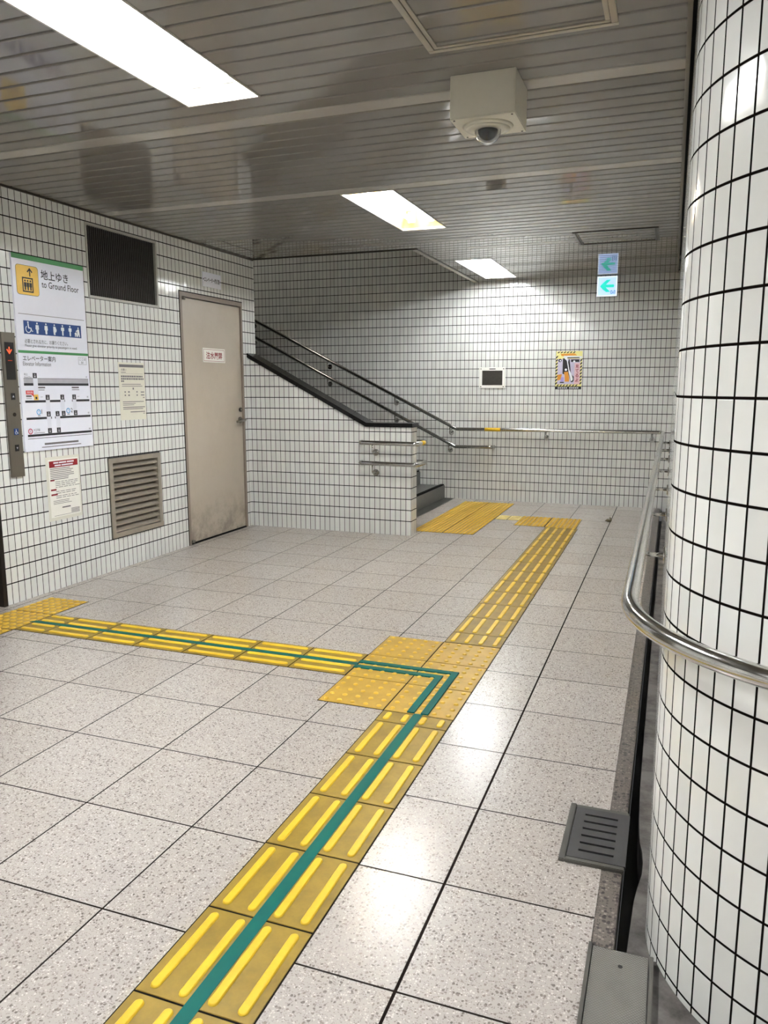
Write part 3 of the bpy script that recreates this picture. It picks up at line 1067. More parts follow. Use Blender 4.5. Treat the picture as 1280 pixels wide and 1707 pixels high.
# lower stair rail on the back wall
h2 = thing('handrail', 'lower steel handrail on the back wall ending with a return beside the stairs', 'handrail', (-2.4, RYB, 0))
m = MB()
p2 = [(-6.4, RYB, 0.628 + (6.4 - 1.86) * 0.5), (-1.86, RYB, 0.628), (-1.425, RYB, 0.632), (-1.415, BY, 0.632)]
m.tube(fillet(p2, {1: 0.05, 2: 0.04}, 8), RR, 22)
m.build('rail', M['chrome'], h2)
for x in (-5.45, -4.55, -3.50, -2.62, -1.94):
    z = 0.628 + max(0, -1.86 - x) * 0.5
    bracket(h2, (x, RYB, z), (x, BY, z - 0.085), (0, -1, 0))
# two rails wrapped round the end of the low stair wall
for z, nm in ((0.835, 'upper'), (0.652, 'lower')):
    yf = SY0 - 0.068
    h3 = thing('handrail', '%s of the two short steel rails wrapped round the low wall end' % nm, 'handrail', (-1.85, yf, 0), 'rails on the low stair wall')
    xe = SX + 0.068
    yb = SY1 + 0.068
    pth = [(-2.10, SY0, z), (-2.095, yf, z), (xe, yf, z - 0.004), (xe, yb, z - 0.004), (-1.95, yb, z), (-5.0, yb, z + 3.05 * 0.5)]
    m = MB()
    m.tube(fillet(pth, {1: 0.03, 2: 0.03, 3: 0.035, 4: 0.05}, 7), RR, 22)
    m.build('rail', M['chrome'], h3)
    bracket(h3, (-1.975, yf, z), (-1.965, SY0, z - 0.09), (0, -1, 0))
    if nm == 'upper':
        m = MB()
        m.cyl((xe, SY0 + 0.06, z - 0.004), (xe, SY0 + 0.15, z - 0.004), RR + 0.0014, 22)
        m.build('braille_label', M['label_yellow'], h3)

# ================================================================== LEFT WALL THINGS
# upper vent
t = thing('ventilation_grille', 'large black vertical-slat grille high on the left wall under the ceiling', 'ventilation grille', (LX, 3.33, 1.93))
a, b, c, d = VENT_U
m = MB()
w = 0.017
f = left_fr(0, 0)
f.slab(m, a, b, d - w, d, -0.03, 0.008); f.slab(m, a, b, c, c + w, -0.03, 0.010)
f.slab(m, a, a + w * 0.7, c + w, d - w, -0.03, 0.008); f.slab(m, b - w, b, c + w, d - w, -0.03, 0.008)
m.build('frame', M['vent_frame'], t)
m = MB()
u = a + 0.020
while u < b - 0.022:
    m.prism([f.at(u, c + w, -0.004), f.at(u + 0.007, c + w, -0.006), f.at(u + 0.009, c + w, -0.034), f.at(u + 0.006, c + w, -0.034)], (0, 0, d - c - 2 * w))
    u += 0.0205
m.build('slats', M['vent_dark'], t)
m = MB()
f.slab(m, a, b, c, d, -0.10, -0.06)
m.build('backing', M['black_matt'], t)
# lower louvre
t = thing('ventilation_louvre', 'beige horizontal louvre low on the left wall beside the steel door', 'ventilation louvre', (LX, 3.34, 0.237))
a, b, c, d = VENT_L
m = MB()
w = 0.036
f.slab(m, a, b, d - w, d, -0.05, 0.012); f.slab(m, a, b, c, c + w, -0.05, 0.014)
f.slab(m, a, a + w, c + w, d - w, -0.05, 0.012); f.slab(m, b - w, b, c + w, d - w, -0.05, 0.012)
m.build('frame', M['vent_beige'], t)
nb = 11
ph = (d - c - 2 * w) / nb
for i in range(nb):
    v = c + w + ph * i
    m = MB()
    pts = [(v + 0.004, 0.004), (v + 0.016, 0.006), (v + ph * 0.98, -0.045), (v + ph * 0.98 - 0.006, -0.050)]
    m.prism([f.at(a + w, q, dd) for q, dd in pts], (0, b - a - 2 * w, 0))
    m.build('blade', M['vent_beige'], t)
m = MB()
f.slab(m, a, b, c, d, -0.14, -0.10)
m.build('backing', M['black_matt'], t)
m = MB()
g_ = 0.006
f.slab(m, a - g_, b + g_, d, d + g_, -0.01, 0.002); f.slab(m, a - g_, b + g_, c - g_, c, -0.01, 0.002)
f.slab(m, a - g_, a, c, d, -0.01, 0.002); f.slab(m, b, b + g_, c, d, -0.01, 0.002)
m.build('sealant', M['black_matt'], t)

# steel door
t = thing('door_1', 'beige steel service door with lever handle in the left wall', 'door', (LX, 4.48, 0), kind='structure')
a, b, c, d = DOOR
m = MB()
f.slab(m, a, b, d - 0.036, d, -0.10, 0.004)
f.slab(m, a, a + 0.030, 0, d - 0.036, -0.10, 0.004)
f.slab(m, b - 0.018, b, 0, d - 0.036, -0.10, 0.004)
m.build('frame', M['door_frame'], t)
m = MB()
f.slab(m, a - 0.008, a, 0, d + 0.008, -0.02, 0.002); f.slab(m, a - 0.008, b + 0.008, d, d + 0.008, -0.02, 0.002); f.slab(m, b, b + 0.006, 0, d, -0.02, 0.002)
m.build('sealant', M['nosing'], t)
m = MB()
m.box(LX - 0.052, LX - 0.012, a + 0.034, b - 0.021, 0.012, d - 0.043, 0.002)
m.build('leaf', M['door'], t)
m = MB()
f.slab(m, a, b, 0.0, 0.010, -0.10, -0.002)
m.build('threshold', M['nosing'], t)
for zz in (0.012, d - 0.062):
    m = MB()
    m.cyl((LX + 0.006, a + 0.050, zz), (LX + 0.006, a + 0.050, zz + 0.026), 0.014, 16)
    m.box(LX - 0.012, LX + 0.004, a + 0.006, a + 0.085, zz + 0.002, zz + 0.022, 0.002)
    m.build('pivot_hinge', M['steel'], t)
hy, hz = 4.893, 1.022
lev = MB()
lev.cyl((LX - 0.014, hy, hz), (LX - 0.002, hy, hz), 0.030, 22)
lev.cyl((LX - 0.004, hy, hz), (LX + 0.048, hy, hz), 0.011, 14)
lev.tube(fillet([(LX + 0.044, hy + 0.008, hz + 0.002), (LX + 0.044, hy - 0.09, hz - 0.008), (LX + 0.020, hy - 0.112, hz - 0.011)], 0.018, 6), 0.0105, 12)
lv = lev.build('lever_handle', M['steel'], t)
m = MB()
m.cyl((LX - 0.013, 4.90, 1.118), (LX + 0.002, 4.90, 1.118), 0.019, 20)
ky = m.build('lock_cylinder', M['steel_dark'], t)
m = MB()
m.cyl((LX + 0.002, 4.90, 1.118), (LX + 0.0035, 4.90, 1.118), 0.010, 16)
m.build('key_face', M['alu'], ky)
# plate on the door
t = thing('door_plate', 'small white plate with red lettering on the beige steel door', 'sign', (LX - 0.012, 4.50, 1.538))
f2 = left_fr(4.316, 1.538, LX - 0.012)
m = MB(); f2.slab(m, 0, 0.350, 0, 0.120, 0, 0.004); m.build('plate', M['paper'], t)
m = MB()
for q in ((0.012, 0.338, 0.010, 0.013), (0.012, 0.338, 0.107, 0.110), (0.012, 0.015, 0.010, 0.110), (0.335, 0.338, 0.010, 0.110)):
    f2.slab(m, q[0], q[1], q[2], q[3], 0.004, 0.0044)
m.build('border', M['dark_red'], t)
m = MB(); f2.text(m, '注水厳禁', 0.048, 0.028, 0.062, 0.0046, 0.255, 0.022); m.build('lettering', M['dark_red'], t)
# sign above the door
t = thing('room_sign', 'white sign with black lettering above the beige steel door', 'sign', (LX, 4.477, 2.168))
f2 = left_fr(4.333, 2.168)
m = MB(); f2.slab(m, 0, 0.288, 0, 0.120, 0, 0.005); m.build('plate', M['board'], t)
m = MB(); f2.text(m, 'エレベーター機械室', 0.026, 0.040, 0.040, 0.0054, 0.236, 0.022)
f2.disc(m, 0.014, 0.060, 0.007, 0.005, 0.0055, 10); f2.disc(m, 0.274, 0.060, 0.007, 0.005, 0.0055, 10)
m.build('lettering', M['ink'], t)

# elevator portal at the left edge
t = thing('door_2', 'steel elevator portal at the left edge', 'elevator door', (LX, 1.45, 0), kind='structure')
a, b, c, d = ELEV
m = MB()
f.slab(m, b - 0.030, b, 0, d, -0.15, 0.012); f.slab(m, a, a + 0.030, 0, d, -0.15, 0.012); f.slab(m, a + 0.030, b - 0.030, d - 0.03, d, -0.15, 0.012)
m.build('frame', M['steel_dark'], t)
for s0, s1 in ((a + 0.03, 1.453), (1.457, b - 0.03)):
    m = MB(); f.slab(m, s0, s1, 0.0, d - 0.03, -0.16, -0.12); m.build('panel', M['steel'], t)
# call panel
t = thing('elevator_call_panel', 'tall steel elevator call panel with buttons left of the elevator sign', 'call panel', (LX, 2.215, 0.78))
f2 = left_fr(2.166, 0.782)
m = MB(); f2.slab(m, 0, 0.100, 0, 0.870, 0, 0.014); m.build('faceplate', M['steel'], t)
m = MB(); f2.slab(m, 0.017, 0.086, 0.590, 0.812, 0.014, 0.0155); ds = m.build('display', M['black'], t)
m = MB()
f2.poly(m, [(0.046, 0.785), (0.053, 0.785), (0.053, 0.765), (0.046, 0.765)], 0.0156, 0.016)
f2.poly(m, [(0.028, 0.768), (0.035, 0.772), (0.0495, 0.752), (0.0495, 0.742)], 0.0156, 0.016)
f2.poly(m, [(0.071, 0.768), (0.064, 0.772), (0.0495, 0.752), (0.0495, 0.742)], 0.0156, 0.016)
f2.slab(m, 0.046, 0.053, 0.744, 0.766, 0.0156, 0.016)
m.build('down_arrow', M['led'], ds)
m = MB(); f2.slab(m, 0.034, 0.066, 0.702, 0.706, 0.0156, 0.016); m.build('indicator_line', M['led_dim'], ds)
for v, up in ((0.490, True), (0.178, False)):
    m = MB(); f2.slab(m, 0.038, 0.066, v - 0.020, v + 0.020, 0.014, 0.018); bt = m.build('call_button', M['black'], t)
    m = MB()
    s_ = 1 if up else -1
    f2.poly(m, [(0.045, v - 0.005 * s_), (0.059, v - 0.005 * s_), (0.052, v + 0.008 * s_)], 0.018, 0.0184)
    m.build('triangle', M['ink_pale'], bt)
m = MB(); f2.disc(m, 0.053, 0.381, 0.012, 0.014, 0.0165, 20); kq = m.build('key_switch', M['steel_dark'], t)
m = MB(); f2.slab(m, 0.051, 0.055, 0.375, 0.387, 0.0165, 0.017); m.build('key_slot', M['black'], kq)
m = MB(); f2.slab(m, 0.039, 0.072, 0.257, 0.296, 0.014, 0.0165); wb = m.build('accessible_plate', M['pict_blue'], t)
def wheelchair(m, fr, u, v, s, d):
    fr.disc(m, u + 0.40 * s, v + 0.92 * s, 0.085 * s, d, d + 0.0004, 12)
    fr.poly(m, [(u + 0.34 * s, v + 0.82 * s), (u + 0.46 * s, v + 0.82 * s), (u + 0.50 * s, v + 0.42 * s), (u + 0.38 * s, v + 0.42 * s)], d, d + 0.0004)
    fr.poly(m, [(u + 0.42 * s, v + 0.50 * s), (u + 0.76 * s, v + 0.46 * s), (u + 0.76 * s, v + 0.38 * s), (u + 0.42 * s, v + 0.38 * s)], d, d + 0.0004)
    fr.poly(m, [(u + 0.68 * s, v + 0.44 * s), (u + 0.76 * s, v + 0.44 * s), (u + 0.88 * s, v + 0.12 * s), (u + 0.79 * s, v + 0.10 * s)], d, d + 0.0004)
    fr.poly(m, [(u + 0.79 * s, v + 0.10 * s), (u + 0.97 * s, v + 0.14 * s), (u + 0.95 * s, v + 0.20 * s), (u + 0.80 * s, v + 0.17 * s)], d, d + 0.0004)
    R, w = 0.34 * s, 0.08 * s
    for i in range(20):
        a0, a1 = 2.2 + 4.5 * i / 20, 2.2 + 4.5 * (i + 1) / 20
        cu, cv = u + 0.40 * s, v + 0.32 * s
        fr.poly(m, [(cu + R * math.cos(a0), cv + R * math.sin(a0)), (cu + R * math.cos(a1), cv + R * math.sin(a1)),
                    (cu + (R - w) * math.cos(a1), cv + (R - w) * math.sin(a1)), (cu + (R - w) * math.cos(a0), cv + (R - w) * math.sin(a0))], d, d + 0.0004)
m = MB(); wheelchair(m, f2, 0.043, 0.262, 0.029, 0.0166); m.build('pictogram', M['white_ink'], wb)

# big elevator sign board
t = thing('elevator_sign', 'tall white elevator guide sign with green bands on the left wall', 'sign', (LX, 2.59, 0.928))
f2 = left_fr(2.287, 0.928)
D0 = 0.012
m = MB(); f2.slab(m, 0, 0.605, 0, 1.197, 0, D0); m.build('board', M['board'], t)
def S(u0, u1, v0, v1, m, e=0.0):
    f2.slab(m, u0, u1, v0, v1, D0, D0 + 0.0006 + e)
m = MB(); S(0, 0.605, 1.168, 1.197, m); m.build('green_band', M['green_band'], t)
m = MB(); S(0, 0.605, 0.608, 0.624, m); m.build('green_band', M['green_band'], t)
def rrect(u0, u1, v0, v1, r):
    o = []
    for cx, cy, s in ((u1 - r, v1 - r, 0), (u0 + r, v1 - r, 1), (u0 + r, v0 + r, 2), (u1 - r, v0 + r, 3)):
        for i in range(6):
            a_ = s * PI / 2 + PI / 2 * i / 5
            o.append((cx + r * math.cos(a_), cy + r * math.sin(a_)))
    return o
m = MB(); f2.poly(m, rrect(0.026, 0.205, 0.958, 1.136, 0.020), D0, D0 + 0.0004); ol = m.build('pictogram_outline', M['ink_mid'], t)
m = MB(); f2.poly(m, rrect(0.0285, 0.2025, 0.9605, 1.1335, 0.018), D0 + 0.0004, D0 + 0.0008); m.build('pictogram_ground', M['pict_yellow'], ol)
m = MB()
e0, e1 = D0 + 0.0008, D0 + 0.0012
u0, u1, v0, v1, w = 0.072, 0.158, 0.976, 1.064, 0.008
f2.slab(m, u0, u1, v1 - w, v1, e0, e1); f2.slab(m, u0, u1, v0, v0 + w, e0, e1); f2.slab(m, u0, u0 + w, v0 + w, v1 - w, e0, e1); f2.slab(m, u1 - w, u1, v0 + w, v1 - w, e0, e1)
for i in range(3):
    cu = 0.094 + 0.0215 * i
    f2.disc(m, cu, 1.044, 0.0062, e0, e1, 12)
    f2.poly(m, [(cu - 0.0095, 1.034), (cu + 0.0095, 1.034), (cu + 0.0095, 1.008), (cu + 0.006, 1.008), (cu + 0.005, 0.988), (cu - 0.005, 0.988), (cu - 0.006, 1.008), (cu - 0.0095, 1.008)], e0, e1)
f2.slab(m, 0.132, 0.140, 1.072, 1.112, e0, e1)
f2.poly(m, [(0.136, 1.124), (0.136, 1.112), (0.120, 1.094), (0.114, 1.100)], e0, e1)
f2.poly(m, [(0.136, 1.124), (0.136, 1.112), (0.152, 1.094), (0.158, 1.100)], e0, e1)
m.build('pictogram', M['ink'], ol)
m = MB()
f2.text(m, '地上ゆき', 0.226, 1.068, 0.058, D0 + 0.001, 0.235, 0.010)
f2.text(m, 'to Ground Floor', 0.228, 1.018, 0.040, D0 + 0.001, 0.325, 0.006)
m.build('heading', M['ink'], t)
m = MB(); S(0.022, 0.587, 0.842, 0.845, m); m.build('rule', M['ink_grey'], t)
m = MB(); S(0.057, 0.552, 0.724, 0.805, m); pb = m.build('priority_panel', M['pict_blue'], t)
e0, e1 = D0 + 0.0006, D0 + 0.001
m = MB(); wheelchair(m, f2, 0.066, 0.732, 0.068, e0); m.build('pictogram', M['white_ink'], pb)
def person(m, cu, shape):
    f2.disc(m, cu, 0.793, 0.0058, e0, e1, 12)
    body = [(cu - 0.012, 0.783), (cu + 0.012, 0.783), (cu + 0.014, 0.757), (cu + 0.0085, 0.755), (cu + 0.007, 0.731), (cu - 0.007, 0.731), (cu - 0.0085, 0.755), (cu - 0.014, 0.757)]
    if shape == 'pregnant':
        body = [(cu - 0.010, 0.783), (cu + 0.008, 0.783), (cu + 0.018, 0.763), (cu + 0.014, 0.750), (cu + 0.005, 0.746), (cu + 0.005, 0.731), (cu - 0.008, 0.731), (cu - 0.011, 0.752)]
    if shape == 'slim':
        body = [(cu - 0.014, 0.780), (cu - 0.006, 0.784), (cu + 0.006, 0.784), (cu + 0.014, 0.780), (cu + 0.013, 0.762), (cu + 0.006, 0.760), (cu + 0.0055, 0.731), (cu - 0.0055, 0.731), (cu - 0.006, 0.760), (cu - 0.013, 0.762)]
    f2.poly(m, body, e0, e1)
for cu, s_ in ((0.166, 'n'), (0.240, 'n'), (0.312, 'pregnant'), (0.383, 'slim'), (0.450, 'slim')):
    m = MB(); person(m, cu, s_); m.build('pictogram', M['white_ink'], pb)
m = MB()
f2.disc(m, 0.526, 0.788, 0.0055, e0, e1, 12)
f2.poly(m, [(0.517, 0.780), (0.533, 0.780), (0.540, 0.731), (0.531, 0.731), (0.526, 0.750), (0.520, 0.731), (0.512, 0.731)], e0, e1)
f2.poly(m, [(0.517, 0.776), (0.521, 0.770), (0.505, 0.762), (0.502, 0.768)], e0, e1)
f2.poly(m, [(0.490, 0.752), (0.506, 0.762), (0.512, 0.742), (0.494, 0.742)], e0, e1)
f2.disc(m, 0.496, 0.736, 0.005, e0, e1, 10); f2.disc(m, 0.510, 0.736, 0.005, e0, e1, 10)
m.build('pictogram', M['white_ink'], pb)
m = MB()
f2.text(m, '必要とされる方に、お譲りください。', 0.057, 0.668, 0.026, D0 + 0.001, 0.365)
f2.text(m, 'Please give elevator priority to passengers in need.', 0.057, 0.642, 0.020, D0 + 0.001, 0.447)
f2.text(m, 'エレベーター案内', 0.032, 0.560, 0.034, D0 + 0.001, 0.270, 0.008)
m.build('lettering', M['ink'], t)
m = MB(); f2.text(m, 'Elevator Information', 0.030, 0.531, 0.025, D0 + 0.001, 0.230); m.build('lettering', M['ink_mid'], t)
m = MB()
for q in ((0.511, 0.586, 0.549, 0.5505), (0.511, 0.586, 0.5965, 0.598), (0.511, 0.5125, 0.549, 0.598), (0.5845, 0.586, 0.549, 0.598)):
    S(*q, m)
m.build('here_box', M['ink_grey'], t)
m = MB()
f2.text(m, 'ここは', 0.520, 0.577, 0.015, D0 + 0.001, 0.058); f2.text(m, 'B1', 0.537, 0.555, 0.015, D0 + 0.001)
f2.text(m, '地上', 0.030, 0.472, 0.014, D0 + 0.001); f2.text(m, 'Ground Floor', 0.030, 0.457, 0.009, D0 + 0.001, 0.062)
f2.text(m, '1F', 0.570, 0.461, 0.011, D0 + 0.001); f2.text(m, 'B1', 0.570, 0.328, 0.011, D0 + 0.001); f2.text(m, 'B2', 0.570, 0.221, 0.011, D0 + 0.001); f2.text(m, 'B4', 0.570, 0.113, 0.011, D0 + 0.001)
f2.text(m, '1', 0.152, 0.232, 0.028, D0 + 0.001); f2.text(m, '2', 0.408, 0.234, 0.028, D0 + 0.001)
f2.text(m, '大江戸線', 0.076, 0.124, 0.017, D0 + 0.001, 0.052)
m.build('diagram_lettering', M['ink'], t)
m = MB()   # small unreadable captions kept as grey lines
for q in ((0.135, 0.197, 0.392, 0.402), (0.135, 0.190, 0.380, 0.384), (0.432, 0.498, 0.392, 0.402), (0.432, 0.500, 0.380, 0.384), (0.036, 0.080, 0.338, 0.350), (0.036, 0.082, 0.328, 0.331),
          (0.078, 0.168, 0.112, 0.115), (0.120, 0.141, 0.218, 0.223), (0.376, 0.398, 0.220, 0.225), (0.152, 0.172, 0.337, 0.339), (0.478, 0.497, 0.337, 0.339),
          (0.160, 0.462, 0.034, 0.046), (0.135, 0.486, 0.018, 0.023)):
    S(*q, m)
m.build('captions', M['ink_grey'], t)
m = MB()
S(0.026, 0.592, 0.424, 0.453, m); m.build('ground_band', M['ink_pale'], t)
m = MB()
S(0.026, 0.592, 0.409, 0.424, m)
S(0.026, 0.194, 0.304, 0.318, m); S(0.230, 0.322, 0.304, 0.318, m); S(0.357, 0.362, 0.304, 0.318, m); S(0.427, 0.432, 0.304, 0.318, m); S(0.466, 0.592, 0.304, 0.318, m)
S(0.026, 0.193, 0.198, 0.212, m); S(0.228, 0.236, 0.198, 0.212, m); S(0.264, 0.270, 0.198, 0.212, m); S(0.307, 0.594, 0.198, 0.212, m)
S(0.027, 0.597, 0.092, 0.106, m); S(0.026, 0.597, 0.078, 0.081, m)
S(0.026, 0.592, 0.4525, 0.455, m)
m.build('level_bars', M['ink'], t)
m = MB()
S(0.101, 0.138, 0.318, 0.462, m, 0.0003)
for u_ in (0.196, 0.324, 0.432):
    S(u_, u_ + 0.033, 0.212, 0.318, m, 0.0003)
for u_ in (0.194, 0.273):
    S(u_ + 0.002, u_ + 0.035, 0.106, 0.212, m, 0.0003)
m.build('shafts', plain('shaft white', (226, 227, 238), 0.4, vary=0.01), t)
def lift_icon(m, u, v, s):
    S(u, u + s, v, v + s, m, 0.0008)
m = MB(); m2 = MB()
icons = [(0.101, 0.455), (0.196, 0.319), (0.324, 0.319), (0.432, 0.319), (0.195, 0.213), (0.272, 0.213), (0.326, 0.213), (0.436, 0.214), (0.196, 0.107), (0.274, 0.107)]
for u_, v_ in icons:
    lift_icon(m, u_, v_, 0.032)
    f2.slab(m2, u_ + 0.010, u_ + 0.022, v_ + 0.005, v_ + 0.017, D0 + 0.0014, D0 + 0.0018)
    f2.poly(m2, [(u_ + 0.010, v_ + 0.021), (u_ + 0.022, v_ + 0.021), (u_ + 0.016, v_ + 0.028)], D0 + 0.0014, D0 + 0.0018)
m.build('lift_icons', M['ink'], t)
m2.build('lift_icon_marks', M['ink_pale'], t)
m = MB(); lift_icon(m, 0.099, 0.319, 0.035); yi = m.build('current_lift_icon', M['pict_yellow'], t)
m = MB(); f2.slab(m, 0.110, 0.124, 0.325, 0.340, D0 + 0.0014, D0 + 0.0018); m.build('icon_mark', M['ink'], yi)
m = MB(); S(0.036, 0.097, 0.355, 0.379, m, 0.0004); f2.poly(m, [(0.078, 0.355), (0.097, 0.355), (0.100, 0.338)], D0, D0 + 0.001); rd = m.build('current_place_flag', M['red'], t)
m = MB(); f2.text(m, '現在地', 0.043, 0.360, 0.014, D0 + 0.0014, 0.046); m.build('lettering', M['white_ink'], rd)
m = MB(); f2.ring(m, 0.129, 0.244, 0.018, 0.0055, D0, D0 + 0.0008); f2.ring(m, 0.386, 0.246, 0.018, 0.0055, D0, D0 + 0.0008)
f2.text(m, 'T', 0.123, 0.236, 0.015, D0 + 0.001); f2.text(m, 'T', 0.380, 0.238, 0.015, D0 + 0.001)
m.build('line_symbols', M['sky_blue'], t)
m = MB(); f2.ring(m, 0.050, 0.126, 0.018, 0.0055, D0, D0 + 0.0008); f2.text(m, 'E', 0.045, 0.118, 0.015, D0 + 0.001); m.build('line_symbol', M['magenta'], t)

# notices
t = thing('paper_notice', 'laminated white notice with dark red heading under the elevator sign', 'notice', (LX, 2.60, 0.457))
f2 = left_fr(2.452, 0.459)
m = MB(); f2.slab(m, 0, 0.304, 0, 0.420, 0, 0.002); m.build('laminate', M['laminate'], t)
m = MB(); f2.slab(m, 0.020, 0.290, 0.022, 0.402, 0.002, 0.0026); m.build('paper', M['paper'], t)
m = MB(); f2.slab(m, 0.028, 0.285, 0.350, 0.392, 0.0026, 0.0031); hd = m.build('heading_band', M['dark_red'], t)
m = MB()
for q in ((0.066, 0.110, 0.374, 0.384), (0.115, 0.180, 0.374, 0.384), (0.187, 0.250, 0.374, 0.384), (0.075, 0.130, 0.357, 0.366), (0.137, 0.240, 0.357, 0.366)):
    f2.slab(m, *q, 0.0031, 0.0034)
m.build('heading_lines', M['white_ink'], hd)
m = MB()
rnd = random.Random(3)
v = 0.338
for i in range(7):
    f2.slab(m, 0.033, rnd.uniform(0.19, 0.28), v, v + 0.0045, 0.0026, 0.003); v -= 0.0115
for base_v in (0.252, 0.188, 0.158):
    for i in range(4 if base_v > 0.2 else 2):
        u_ = 0.072
        while u_ < 0.25:
            w_ = rnd.uniform(0.015, 0.05)
            f2.slab(m, u_, u_ + w_, base_v - 0.012 * i, base_v - 0.012 * i + 0.0035, 0.0026, 0.003); u_ += w_ + 0.008
for i in range(3):
    f2.slab(m, 0.045, rnd.uniform(0.15, 0.25), 0.128 - 0.010 * i, 0.131 - 0.010 * i, 0.0026, 0.003)
f2.slab(m, 0.120, 0.195, 0.076, 0.084, 0.0026, 0.003)
for i in range(4):
    f2.slab(m, 0.200, 0.278, 0.060 - 0.008 * i, 0.064 - 0.008 * i, 0.0026, 0.003)
f2.slab(m, 0.045, 0.280, 0.030, 0.032, 0.0026, 0.003)
m.build('text_lines', M['ink_grey'], t)
m = MB()
for v_, w_ in ((0.262, 0.036), (0.198, 0.048), (0.166, 0.056)):
    f2.slab(m, 0.030, 0.030 + w_, v_, v_ + 0.011, 0.0026, 0.003)
m.build('subheadings', M['dark_red'], t)

t = thing('paper_notice', 'cream notice with grey heading bar taped between sign and steel door', 'notice', (LX, 3.36, 1.087))
f2 = left_fr(3.208, 1.087)
m = MB(); f2.slab(m, 0, 0.292, 0, 0.418, 0, 0.002); m.build('paper', M['paper_warm'], t)
m = MB(); f2.slab(m, 0.010, 0.286, 0.384, 0.404, 0.002, 0.0025); m.build('heading_bar', M['ink_grey'], t)
m = MB()
f2.text(m, 'お願い', 0.028, 0.358, 0.016, 0.0025, 0.060, 0.01)
for q in ((0.026, 0.080, 0.345, 0.349), (0.026, 0.276, 0.3365, 0.338)):
    f2.slab(m, *q, 0.002, 0.0024)
for v_, e in ((0.312, 0.270), (0.294, 0.282), (0.277, 0.055)):
    u_ = 0.024
    while u_ < e:
        w_ = rnd.uniform(0.010, 0.022)
        f2.slab(m, u_, min(e, u_ + w_), v_, v_ + 0.012, 0.002, 0.0024); u_ += w_ + 0.004
for q in ((0.030, 0.245, 0.259, 0.263), (0.030, 0.262, 0.245, 0.249), (0.148, 0.162, 0.222, 0.236),
          (0.055, 0.068, 0.200, 0.210), (0.095, 0.112, 0.200, 0.210), (0.190, 0.203, 0.200, 0.210), (0.240, 0.280, 0.200, 0.207),
          (0.055, 0.068, 0.176, 0.186), (0.095, 0.112, 0.176, 0.186), (0.190, 0.203, 0.176, 0.186), (0.240, 0.280, 0.178, 0.185), (0.262, 0.282, 0.160, 0.165),
          (0.030, 0.270, 0.131, 0.136), (0.030, 0.175, 0.119, 0.123), (0.030, 0.155, 0.108, 0.112), (0.030, 0.282, 0.090, 0.096), (0.030, 0.258, 0.078, 0.083), (0.110, 0.280, 0.055, 0.061), (0.255, 0.280, 0.043, 0.047)):
    f2.slab(m, *q, 0.002, 0.0024)
m.build('text_lines', M['ink_grey'], t)

# ================================================================== BACK WALL THINGS
t = thing('wall_panel', 'white framed black mesh panel on the back wall above the handrail', 'wall panel', (-1.453, BY, 1.31))
f2 = back_fr(-1.604, 1.311)
m = MB()
u0, u1, v0, v1 = 0.034, 0.272, 0.032, 0.198
f2.slab(m, 0, 0.304, 0, v0, 0, 0.012); f2.slab(m, 0, 0.304, v1, 0.236, 0, 0.012); f2.slab(m, 0, u0, v0, v1, 0, 0.012); f2.slab(m, u1, 0.304, v0, v1, 0, 0.012)
m.build('frame', M['white_enamel'], t)
m = MB(); f2.slab(m, u0, u1, v0, v1, 0.0, 0.005); m.build('panel', plain('dark brown mesh', (52, 47, 40), 0.5, vary=0.2, scale=60), t)
m = MB(); f2.slab(m, 0.118, 0.190, 0.212, 0.222, 0.012, 0.0125); m.build('caption', M['ink'], t)
for su, sv in ((0.020, 0.016), (0.284, 0.016), (0.020, 0.218), (0.284, 0.218)):
    m = MB(); f2.disc(m, su, sv, 0.006, 0.012, 0.0145, 12); m.build('screw', M['steel_dark'], t)

t = thing('poster', 'small poster with black and yellow hazard border on the back wall', 'poster', (-0.588, BY, 1.296))
f2 = back_fr(-0.732, 1.296)
W, H = 0.286, 0.418
m = MB(); f2.slab(m, 0, W, 0, H, 0, 0.002); m.build('sheet', M['poster_yellow'], t)
m = MB()
bw = 0.020
def stripes_v(u0, u1, v0, v1, p):
    v = v0
    while v + p * 0.5 < v1:
        f2.poly(m, [(u0, v), (u1, v + p * 0.5), (u1, v + p), (u0, v + p * 0.5)], 0.002, 0.0024); v += p
def stripes_h(u0, u1, v0, v1, p):
    u = u0
    while u + p < u1:
        f2.poly(m, [(u, v0), (u + p * 0.5, v0), (u + p, v1), (u + p * 0.5, v1)], 0.002, 0.0024); u += p
stripes_v(0, bw, 0.05, 0.36, 0.036); stripes_v(W - bw, W, 0.05, 0.33, 0.036)
stripes_h(0.01, W - 0.01, 0.034, 0.052, 0.034); stripes_h(0.01, W - 0.06, 0.398, 0.414, 0.034)
f2.slab(m, 0, W, 0, 0.032, 0.002, 0.0024)
m.build('hazard_border', M['ink'], t)
m = MB(); f2.slab(m, bw, W - bw, 0.056, 0.335, 0.002, 0.0026); m.build('ground', M['poster_lilac'], t)
m = MB(); f2.slab(m, 0.205, W - bw, 0.056, 0.290, 0.0026, 0.0028); m.build('side_band', M['poster_pink'], t)
m = MB()
f2.poly(m, [(0.085, 0.345), (0.075, 0.335), (0.076, 0.172), (0.100, 0.165), (0.142, 0.335), (0.150, 0.325), (0.168, 0.170), (0.200, 0.140), (0.200, 0.092), (0.186, 0.078), (0.172, 0.080), (0.140, 0.170), (0.128, 0.250), (0.142, 0.290)], 0.0028, 0.0031)
f2.disc(m, 0.112, 0.250, 0.034, 0.0028, 0.0032, 20); f2.disc(m, 0.112, 0.208, 0.028, 0.0028, 0.0032, 20)
